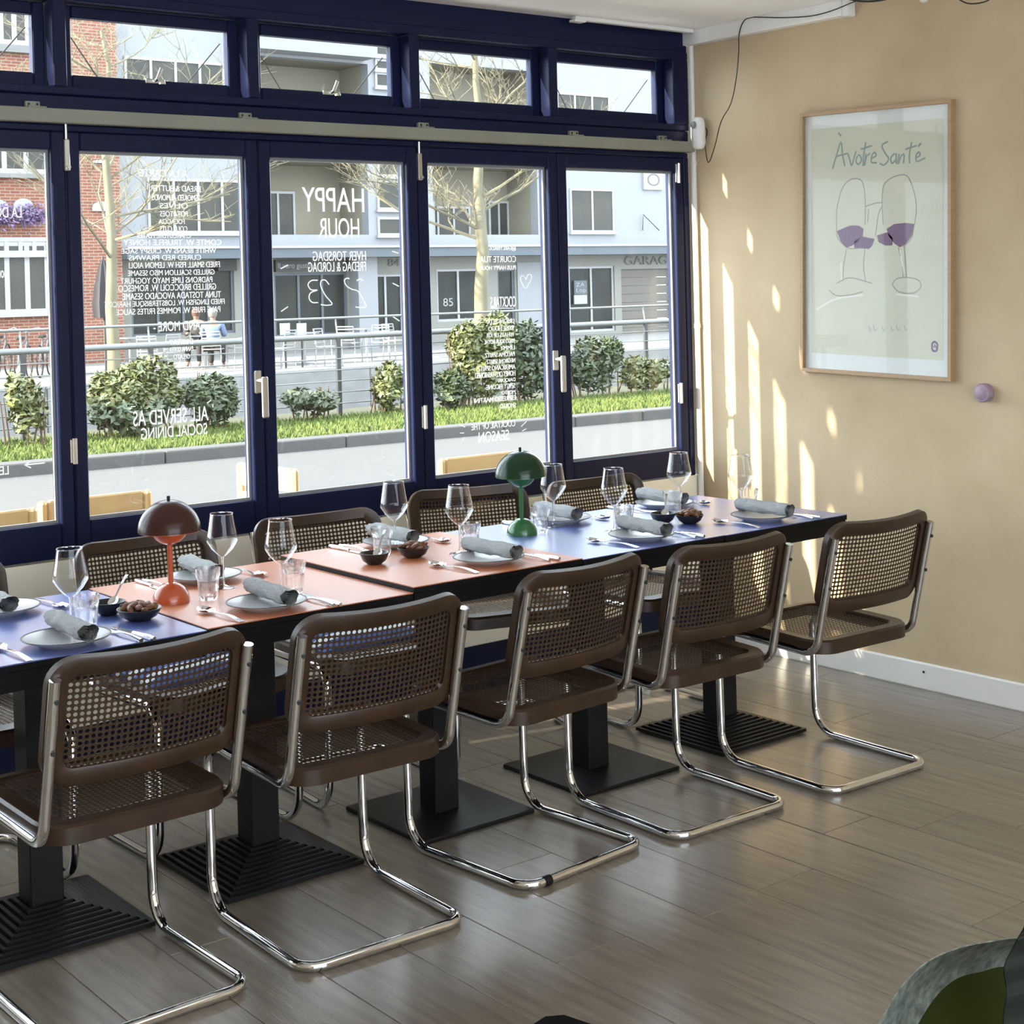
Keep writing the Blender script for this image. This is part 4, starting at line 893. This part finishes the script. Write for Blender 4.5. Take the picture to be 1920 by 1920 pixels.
tree(213, 690, 25.2, 60, .125, 'bare plane tree in front of the brick corner', 4); tree(906, 640, 24.6, 30, .165, 'bare plane tree rising behind the tall laurel hedge', 9, 1.05)

# far facades
YF = 32.0
def fx(px, py=470): return wp(px, py, 1, YF).x
def fz(py, px=700): return wp(px, py, 1, YF).z
def rect(x0, y0, x1, y1):
    a = wp(x0, y0, 1, YF); b = wp(x1, y1, 1, YF); c_ = wp(x0, y1, 1, YF); d_ = wp(x1, y0, 1, YF)
    return (a.x+c_.x)/2, (b.x+d_.x)/2, (b.z+c_.z)/2, (a.z+d_.z)/2
XW0 = fx(205, 300); XW1 = fx(1300)
ab = thing('apartment_building', 'white rendered apartment block with shops across the canal', 'building', ((XW0+XW1)/2, YF, ZS))
log1 = rect(505, 303, 690, 440); log2 = rect(812, 312, 1008, 440); log3 = rect(478, 112, 690, 200); log4 = rect(806, 126, 1000, 230)
zf0, zf1 = fz(483), fz(466)
m = MB(); grid_wall(m, XW0, XW1, zf1, 14.5, [log1, log2, log3, log4], YF, YF+.35); m.build('wall', M_render, ab)
for l in (log1, log2, log3, log4):
    k = MB(); k.box(l[0], l[1], YF+1.5, YF+1.7, l[2], l[3]); k.box(l[0]-.2, l[0], YF+.35, YF+1.7, l[2], l[3]); k.box(l[1], l[1]+.2, YF+.35, YF+1.7, l[2], l[3]); k.box(l[0]-.2, l[1]+.2, YF+.35, YF+1.7, l[3], l[3]+.2); k.box(l[0]-.2, l[1]+.2, YF+.35, YF+1.7, l[2]-.2, l[2])
    k.build('loggia', M_beige, ab)
MB().box(fx(470), fx(690), YF-.7, YF, fz(108, 600), fz(58, 600)).build('balcony', M_render, ab)
MB().box(XW0, XW1, YF-.9, YF+.3, zf0, zf1).build('canopy', M_fascia, ab)
MB().box(XW0, XW1, YF-.95, YF, zf1, zf1+.06).build('canopy_flashing', M_wframe, ab)
def win(x0, y0, x1, y1, nx=1, nz=1, dy=0., fw=.07, par=None, pm_=None):
    a, b, z0, z1 = rect(x0, y0, x1, y1); Y = YF+dy
    f = MB(); f.box(a, b, Y-.05, Y+.02, z0, z0+fw); f.box(a, b, Y-.05, Y+.02, z1-fw, z1)
    for k in range(nx+1): x = a+(b-a-fw)*k/nx; f.box(x, x+fw, Y-.045, Y+.02, z0+fw, z1-fw)
    for k in range(1, nz): z = z0+(z1-z0)*k/nz; f.box(a+fw, b-fw, Y-.04, Y+.02, z-fw/2, z+fw/2)
    f.box(a-.06, b+.06, Y-.12, Y, z0-.06, z0)
    o = f.build('window', M_wframe, par or ab)
    for i in range(nx):
        for j in range(nz): MB().box(a+fw/2+(b-a-fw)*i/nx+.01, a+fw/2+(b-a-fw)*(i+1)/nx-.01, Y-.02, Y-.004, z0+(z1-z0)*j/nz+.01, z0+(z1-z0)*(j+1)/nz-.01).build('pane', pm_ or M_pane, o)
win(276, 336, 462, 438, 4); win(506, 352, 603, 441, 3, 1, 1.45); win(706, 292, 760, 332, 1, 1); win(706, 338, 760, 394, 1, 1); win(707, 407, 760, 442, 1, 1)
win(702, 78, 760, 108); win(702, 112, 760, 134); win(702, 137, 760, 166); win(824, 372, 868, 441, 1, 1, 1.45); win(872, 382, 935, 441, 2, 1, 1.45); win(970, 372, 1008, 441, 2, 1, 1.45); win(1068, 354, 1150, 436, 2); win(1042, 176, 1142, 212, 3)
win(232, 112, 420, 160, 4)
a, b, z0, z1 = rect(1204, 319, 1240, 356); p_ = MB().box(a, b, YF-.08, YF, z0, z1).build('wall_plaque', M_wframe, ab); text_fit('O', 'plaque_letter', M_text, p_, (a+.15, z0+.12), (b-.15, z1-.12), YF-.085)
a = wp(1205, 432, 1, YF-.1); b = wp(1206, 402, 1, YF-.1); c_ = wp(1236, 432, 1, YF-.6); MB().tube([a, b, c_], .018, 6).build('lamp_bracket', M_post, ab)
# ground floor
gf = MB(); shops = [rect(246, 498, 440, 628), rect(515, 511, 652, 630), rect(693, 514, 757, 630), rect(820, 504, 902, 602), rect(934, 504, 966, 620), rect(1068, 499, 1153, 622), rect(1166, 504, 1262, 645)]
grid_wall(gf, XW0, XW1, ZS, zf0, shops, YF, YF+.3); gf.build('shop_wall', M_shop, ab)
for i, s in enumerate(shops[:6]):
    f = MB(); fw = .07; x0, x1, z0, z1 = s; f.box(x0, x1, YF+.05, YF+.14, z0, z0+fw); f.box(x0, x1, YF+.05, YF+.14, z1-fw, z1)
    k_ = [4, 3, 2, 2, 1, 2][i]
    for k in range(k_+1): x = x0+(x1-x0-fw)*k/k_; f.box(x, x+fw, YF+.05, YF+.14, z0+fw, z1-fw)
    o = f.build('shopfront', M_fascia if i in (0, 1, 4) else M_wframe, ab)
    for k in range(k_): MB().box(x0+fw/2+(x1-x0-fw)*k/k_, x0+fw/2+(x1-x0-fw)*(k+1)/k_, YF+.09, YF+.11, z0+.02, z1-.02).build('pane', M_shopg, o)
x0, x1, z0, z1 = shops[6]
for k in range(9): MB().box(x0, x1, YF+.12, YF+.18, z0+(z1-z0)*k/9+.01, z0+(z1-z0)*(k+1)/9, .01).build('garage_panel', M_garage, ab)
x0, x1, z0, z1 = rect(655, 500, 691, 645); MB().box(x0, x1, YF-.5, YF, ZS, zf0).build('pillar', M_render, ab)
x0, x1, z0, z1 = rect(969, 492, 1012, 600); MB().box(x0, x1, YF-.06, YF, ZS, z1).build('white_panel', M_render, ab)
x0, x1, z0, z1 = rect(513, 487, 656, 509); sb = MB().box(x0, x1, YF-.12, YF, z0, z1).build('signboard', M_sign, ab)
a0, a1, b0, b1 = rect(517, 493, 578, 506); text_fit('Il vero gusto', 'sign_lettering', M_textw, sb, (a0, b0), (a1, b1), YF-.125)
x0, x1, z0, z1 = rect(405, 487, 440, 508); sb = MB().box(x0, x1, YF-.12, YF, z0, z1).build('signboard', M_sign, ab)
a0, a1, b0, b1 = rect(727, 486, 748, 499); text_fit('84', 'house_number', M_text, ab, (a0, b0), (a1, b1), YF-.02, ext=.02)
a0, a1, b0, b1 = rect(834, 559, 852, 574); text_fit('85', 'window_number', M_textw, ab, (a0, b0), (a1, b1), YF+.085, ext=.01)
a0, a1, b0, b1 = rect(1170, 480, 1262, 496); text_fit('GARAGE', 'sign_lettering', M_text, ab, (a0, b0), (a1, b1), YF-.02, ext=.02)
x0, x1, z0, z1 = rect(1077, 526, 1101, 552); sb = MB().box(x0, x1, YF-.0, YF+.04, z0, z1).build('poster', M_fascia, ab); a0, a1, b0, b1 = rect(1079, 530, 1098, 550); text_fit('ZA\nLop', 'poster_lettering', M_textw, sb, (a0, b0), (a1, b1), YF-.005, ext=.01)
x0, x1, z0, z1 = rect(1077, 553, 1101, 570); MB().box(x0, x1, YF, YF+.04, z0, z1).build('notice', M_wframe, ab)
MB().box(XW0, XW1, YF+1.8, YF+9, ZS, 14.5).build('core', M_render, ab)
# brick house
bb = thing('brick_building', 'red brick house with white windows at the left', 'building', ((fx(-200)+XW0)/2, YF, ZS))
m = MB(); m.box(fx(-400, 300), XW0-.005, YF-.6, YF+9, ZS, 14.5); m.build('wall', M_brick, bb)
YS = YF; YF = YF-.62
win(-70, 452, 92, 590, 4, 1, 0, .12, bb); win(-20, 445, 92, 478, 4, 1, -.02, .10, bb, M_pane)
win(-40, 262, 92, 326, 3, 1, 0, .12, bb); win(-30, -10, 54, 84, 3, 1, 0, .12, bb)
x0, x1, z0, z1 = rect(-40, 326, 92, 334); MB().box(x0, x1, YF-.15, YF, z0, z1).build('window_sill', M_conc, bb)
x0, x1, z0, z1 = rect(-40, 84, 56, 98); MB().box(x0, x1, YF-.15, YF, z0, z1).build('string_course', M_conc, bb)
for q in ((24, 372, 62, 396), (-30, 374, 16, 398), (172, 378, 206, 396), (172, 300, 206, 306)):
    x0, x1, z0, z1 = rect(*q); n = 8; MB().poly([(x0, YF-.04, z0)]+[((x0+x1)/2-(x1-x0)/2*math.cos(k/n*math.pi), YF-.04, z0+(z1-z0)*(.35+.65*math.sin(k/n*math.pi))) for k in range(n+1)]+[(x1, YF-.04, z0)], (0, .04, 0)).build('plaster_relief', M_wframe, bb)
YF = YS
ws = thing('wisteria_garland', 'lilac blossom garland on the brick house', 'garland', tuple(wp(40, 418, 1, YF-.8))); vs = []; fs = []; rr = random.Random(2)
for i in range(900):
    p = wp(rr.uniform(-40, 84), 404+rr.gauss(0, 9), 1, YF-.75-rr.uniform(0, .15)); d = Vector((rr.gauss(0, 1), rr.gauss(0, 1), rr.gauss(0, 1))).normalized(); e = d.orthogonal().normalized(); s = .06; o = len(vs); vs += [p-d*s, p+e*s*.6, p+d*s, p-e*s*.6]; fs.append((o, o+1, o+2, o+3))
k = MB().add(vs, fs).build('blossom', M_lilac, ws); k['kind'] = 'stuff'

# terrace furniture
def make_bistro_chair():
    t = thing('terrace_chair', 'x', 'chair', (0, 0, 0), 0, 'pale aluminium chairs on the far terrace')
    for s in (-1, 1):
        MB().tube([(s*.21, -.20, 0), (s*.20, -.18, .45), (s*.19, -.24, .82)], .014, 6).build('leg', M_alu, t, True, False); MB().tube([(s*.24, .22, 0), (s*.24, .20, .62), (s*.22, -.16, .66)], .014, 6).build('armrest', M_alu, t, True, False)
    MB().box(-.21, .21, -.20, .22, .43, .455, .01).build('seat', M_weave, t, False, False)
    k = MB()
    for z in (.52, .60, .68, .76, .82): k.tube([(-.2, -.20-(z-.45)*.12, z), (0, -.26-(z-.45)*.12, z), (.2, -.20-(z-.45)*.12, z)], .016, 5)
    k.build('backrest', M_weave, t, True, False); return t
def make_bistro_table():
    t = thing('terrace_table', 'x', 'table', (0, 0, 0), 0, 'round tables on the far terrace')
    MB().lathe([(0, .70), (.34, .70), (.34, .725), (0, .725)], 20).build('table_top', M_alu, t, True, False); MB().tube([(0, 0, .03), (0, 0, .70)], .03, 8).build('column', M_alu, t, True, False)
    MB().lathe([(0, 0), (.24, 0), (.20, .03), (0, .05)], 16).build('foot', M_alu, t, True, False); return t
c0 = None
for i, (px, py, rz, lb) in enumerate(((530, 692, .4, 'left of the railing post, leftmost of its pair'), (616, 688, -2.6, 'left of the railing post, facing its neighbour'), (655, 680, -.9, 'just right of the railing post'), (712, 678, 2.4, 'below the house number'),
        (312, 702, .3, 'under the and-more lettering'), (452, 690, 1.4, 'behind the right edge of the dish list leaf'), (742, 674, -2.9, 'at the edge of the happy hour leaf'), (282, 706, -.7, 'right of the plane tree'))):
    a = wp(px, py, 2, ZS)
    if c0 is None: c0 = make_bistro_chair(); c0.location = a; c0.rotation_euler = (0, 0, rz); c0['label'] = 'pale terrace chair '+lb
    else: dup(c0, a, rz, 'pale terrace chair '+lb)
t0 = None
for px, py, lb in ((572, 684, 'between the pair of chairs left of the railing post'), (688, 672, 'right of the railing post'), (245, 694, 'by the plane tree')):
    a = wp(px, py, 2, ZS)
    if t0 is None: t0 = make_bistro_table(); t0.location = a; t0['label'] = 'round terrace table '+lb
    else: dup(t0, a, 0, 'round terrace table '+lb)
# menu boards
for px, lb in ((535, 'white menu card standing on the left terrace table'), (566, 'white menu card standing beside another on the terrace')):
    a = wp(px, 640, 1, 24.4); t = thing('menu_card', lb, 'menu', (a.x, 24.4, ZS))
    MB().box(a.x-.12, a.x+.12, 24.39, 24.41, wp(px, 628, 1, 24.4).z, wp(px, 606, 1, 24.4).z, .004).build('card', M_wframe, t); MB().box(a.x-.02, a.x+.02, 24.395, 24.405, ZS, wp(px, 628, 1, 24.4).z).build('stand', M_post, t)
# furled parasol
a = wp(196, 600, 1, 26.5); t = thing('furled_parasol', 'furled charcoal parasol standing by the brick corner', 'parasol', (a.x, 26.5, ZS)); zt = wp(196, 485, 1, 26.5).z; zb = wp(196, 596, 1, 26.5).z
m = MB(); vs = []; fs = []; n = 24
for k, (z, r) in enumerate(((zb, .20), (zb+.3, .22), (zb+(zt-zb)*.55, .17), (zt-.15, .08), (zt, .015))):
    for i in range(n): q = 2*math.pi*i/n; rr_ = r*(1+.22*math.cos(8*q)); vs.append((a.x+rr_*math.cos(q), 26.5+rr_*math.sin(q), z))
for k in range(4):
    for i in range(n): fs.append((k*n+i, k*n+(i+1) % n, (k+1)*n+(i+1) % n, (k+1)*n+i))
fs += [tuple(range(n-1, -1, -1))]; m.add(vs, fs).build('canopy', M_parasol, t, True); MB().tube([(a.x, 26.5, ZS+.05), (a.x, 26.5, zt+.05)], .025, 8).build('pole', M_post, t, True); MB().box(a.x-.25, a.x+.25, 26.25, 26.75, ZS, ZS+.06, .01).build('foot', M_conc, t)
# seated diners
def diner(P, lb, shirt, hair, face):
    z0 = ZS; t = thing('person', lb, 'person', (P.x, P.y, z0), face)
    def skin(name, V, E_, rad, m, par):
        me = bpy.data.meshes.new(name); me.from_pydata(V, E_, []); o = bpy.data.objects.new(name, me); COL.objects.link(o); md = o.modifiers.new('s', 'SKIN')
        lay = me.skin_vertices[0] if me.skin_vertices else me.attributes and None
        for i, r in enumerate(rad): me.skin_vertices[0].data[i].radius = (r, r)
        me.skin_vertices[0].data[0].use_root = True
        o.modifiers.new('u', 'SUBSURF').levels = 1; bpy.context.view_layer.update()
        me2 = bpy.data.meshes.new_from_object(o.evaluated_get(bpy.context.evaluated_depsgraph_get())); bpy.data.objects.remove(o)
        me2.materials.clear(); me2.materials.append(m); me2.polygons.foreach_set('use_smooth', [True]*len(me2.polygons)); p = bpy.data.objects.new(name, me2); COL.objects.link(p); p.parent = par; return p
    V = [(0, 0, .50), (0, .02, .72), (0, .03, .96), (0, .04, 1.06), (0, .06, 1.14), (0, .07, 1.24), (.10, .03, .52), (.13, .42, .50), (.13, .44, .10), (.13, .54, .05), (-.10, .03, .52), (-.13, .42, .50), (-.13, .44, .10), (-.13, .54, .05),
         (.19, .03, .98), (.25, .06, .74), (.16, .30, .76), (.13, .37, .77), (-.19, .03, .98), (-.25, .06, .74), (-.16, .30, .76), (-.13, .37, .77)]
    E_ = [(0, 1), (1, 2), (2, 3), (3, 4), (4, 5), (0, 6), (6, 7), (7, 8), (8, 9), (0, 10), (10, 11), (11, 12), (12, 13), (2, 14), (14, 15), (15, 16), (16, 17), (2, 18), (18, 19), (19, 20), (20, 21)]
    rad = [.13, .12, .12, .05, .085, .08, .09, .065, .045, .04, .09, .065, .045, .04, .06, .045, .035, .03, .06, .045, .035, .03]
    b_ = skin('body', V, E_, rad, M_skin, t)
    skin('shirt', [V[i] for i in (0, 1, 2, 14, 15, 16, 18, 19, 20)], [(0, 1), (1, 2), (2, 3), (3, 4), (4, 5), (2, 6), (6, 7), (7, 8)], [.15, .14, .14, .08, .062, .048, .08, .062, .048], shirt, t)
    skin('trousers', [V[i] for i in (0, 6, 7, 8, 10, 11, 12)], [(0, 1), (1, 2), (2, 3), (0, 4), (4, 5), (5, 6)], [.14, .11, .085, .06, .11, .085, .06], M_shirtd, t)
    MB().lathe([(.0, .14), (.06, .125), (.098, .07), (.103, .01), (.085, -.06)], 14, (0, .045, 1.20), close=False).build('hair', hair, t, True, False)
tc_ = wp(385, 670, 1, 26.4); tc_.z = ZS; dd = Vector((tc_.x-CAM.x, tc_.y-CAM.y, 0)).normalized(); dl = Vector((dd.y, -dd.x, 0))
p1 = tc_-dd*.80+dl*.17; p2 = tc_+dd*.80-dl*.17
diner(p1, 'seated person in a light blue shirt at the far terrace', M_shirtb, M_hairg, -YAW)
diner(p2, 'seated person with auburn hair in a dark jacket at the far terrace', M_shirtd, M_hairb, math.pi-YAW)
dup(c0, p1, -YAW, 'pale terrace chair under the person in light blue'); dup(c0, p2, math.pi-YAW, 'pale terrace chair under the person with auburn hair')
dup(t0, tc_, 0, 'round terrace table between the two seated diners')
# parked bicycles
def make_bike():
    t = thing('parked_bicycle', 'x', 'bicycle', (0, 0, 0), 0, 'bicycles parked across the canal')
    for x in (-.52, .52):
        k = MB(); P = [(x+.33*math.cos(q/20*2*math.pi), 0, .34+.33*math.sin(q/20*2*math.pi)) for q in range(21)]; k.tube(P, .018, 5, False); w_ = k.build('wheel', M_tyre, t, True, False)
        k = MB()
        for q in range(8): a = q*math.pi/4; k.tube([(x, 0, .34), (x+.32*math.cos(a), 0, .34+.32*math.sin(a))], .004, 3)
        k.build('spokes', M_alu, w_, False, False)
    k = MB()
    for p in (((-.52, 0, .34), (-.12, 0, .30)), ((-.12, 0, .30), (-.22, 0, .82)), ((-.52, 0, .34), (-.2, 0, .74)), ((-.12, 0, .30), (.38, 0, .74)), ((-.2, 0, .70), (.36, 0, .80)), ((.52, 0, .34), (.34, 0, .95))): k.tube(p, .018, 6)
    k.build('frame', M_bikeA, t, True, False); MB().box(-.34, -.12, -.07, .07, .82, .88, .02).build('saddle', M_tyre, t, False, False); MB().tube([(.2, -.28, 1.0), (.33, -.2, 1.02), (.34, 0, .96), (.33, .2, 1.02), (.2, .28, 1.0)], .014, 6).build('handlebar', M_alu, t, True, False); return t
b0_ = None
for i, (px, lb) in enumerate(((-35, 'leftmost of the row'), (5, 'second of the row from the left'), (45, 'third of the row from the left'), (85, 'rightmost of the row, by the blue window frame'))):
    a = wp(px, 712-(i % 2)*6, 2, ZS)
    if b0_ is None: b0_ = make_bike(); b0_.location = a; b0_.rotation_euler = (0, 0, 1.0); b0_['label'] = 'parked bicycle across the canal, '+lb
    else: dup(b0_, a, 1.0, 'parked bicycle across the canal, '+lb)
# wooden chairs on the pavement outside
def make_pine_chair():
    t = thing('pine_chair', 'x', 'chair', (0, 0, 0), 0, 'pine chairs on the pavement outside')
    for s in (-1, 1):
        MB().box(s*.20-.018, s*.20+.018, -.20, -.165, 0, .95, .012).build('leg', M_pine, t, False, False); MB().box(s*.20-.018, s*.20+.018, .17, .205, 0, .44, .008).build('leg', M_pine, t, False, False)
    for z in (.855, .735): MB().box(-.182, .182, -.195, -.173, z, z+.095, .006).build('back_slat', M_pine, t, False, False)
    for k in range(5): MB().box(-.22, .22, -.17+k*.075, -.17+k*.075+.068, .44, .462, .004).build('seat_slat', M_pine, t, False, False)
    return t
k0 = make_pine_chair(); k0.location = (-2.50, .78, ZS); k0.rotation_euler = (0, 0, 0); k0['label'] = 'pine chair outside, its slat showing behind the dark red lamp'
dup(k0, (-3.01, .62, ZS), .12, 'pine chair outside at the left picture edge'); dup(k0, (-.78, .74, ZS), 0, 'pine chair outside, its slats showing left of the green lamp'); dup(k0, (-1.42, .95, ZS), -1.5, 'pine chair outside seen side-on behind a wine glass')
MB().box(-8, .15, .12, .30, ZS, .66, .01).build('sill', M_conc, struct('trim_sill', 'pale stone sill outside under the windows'))
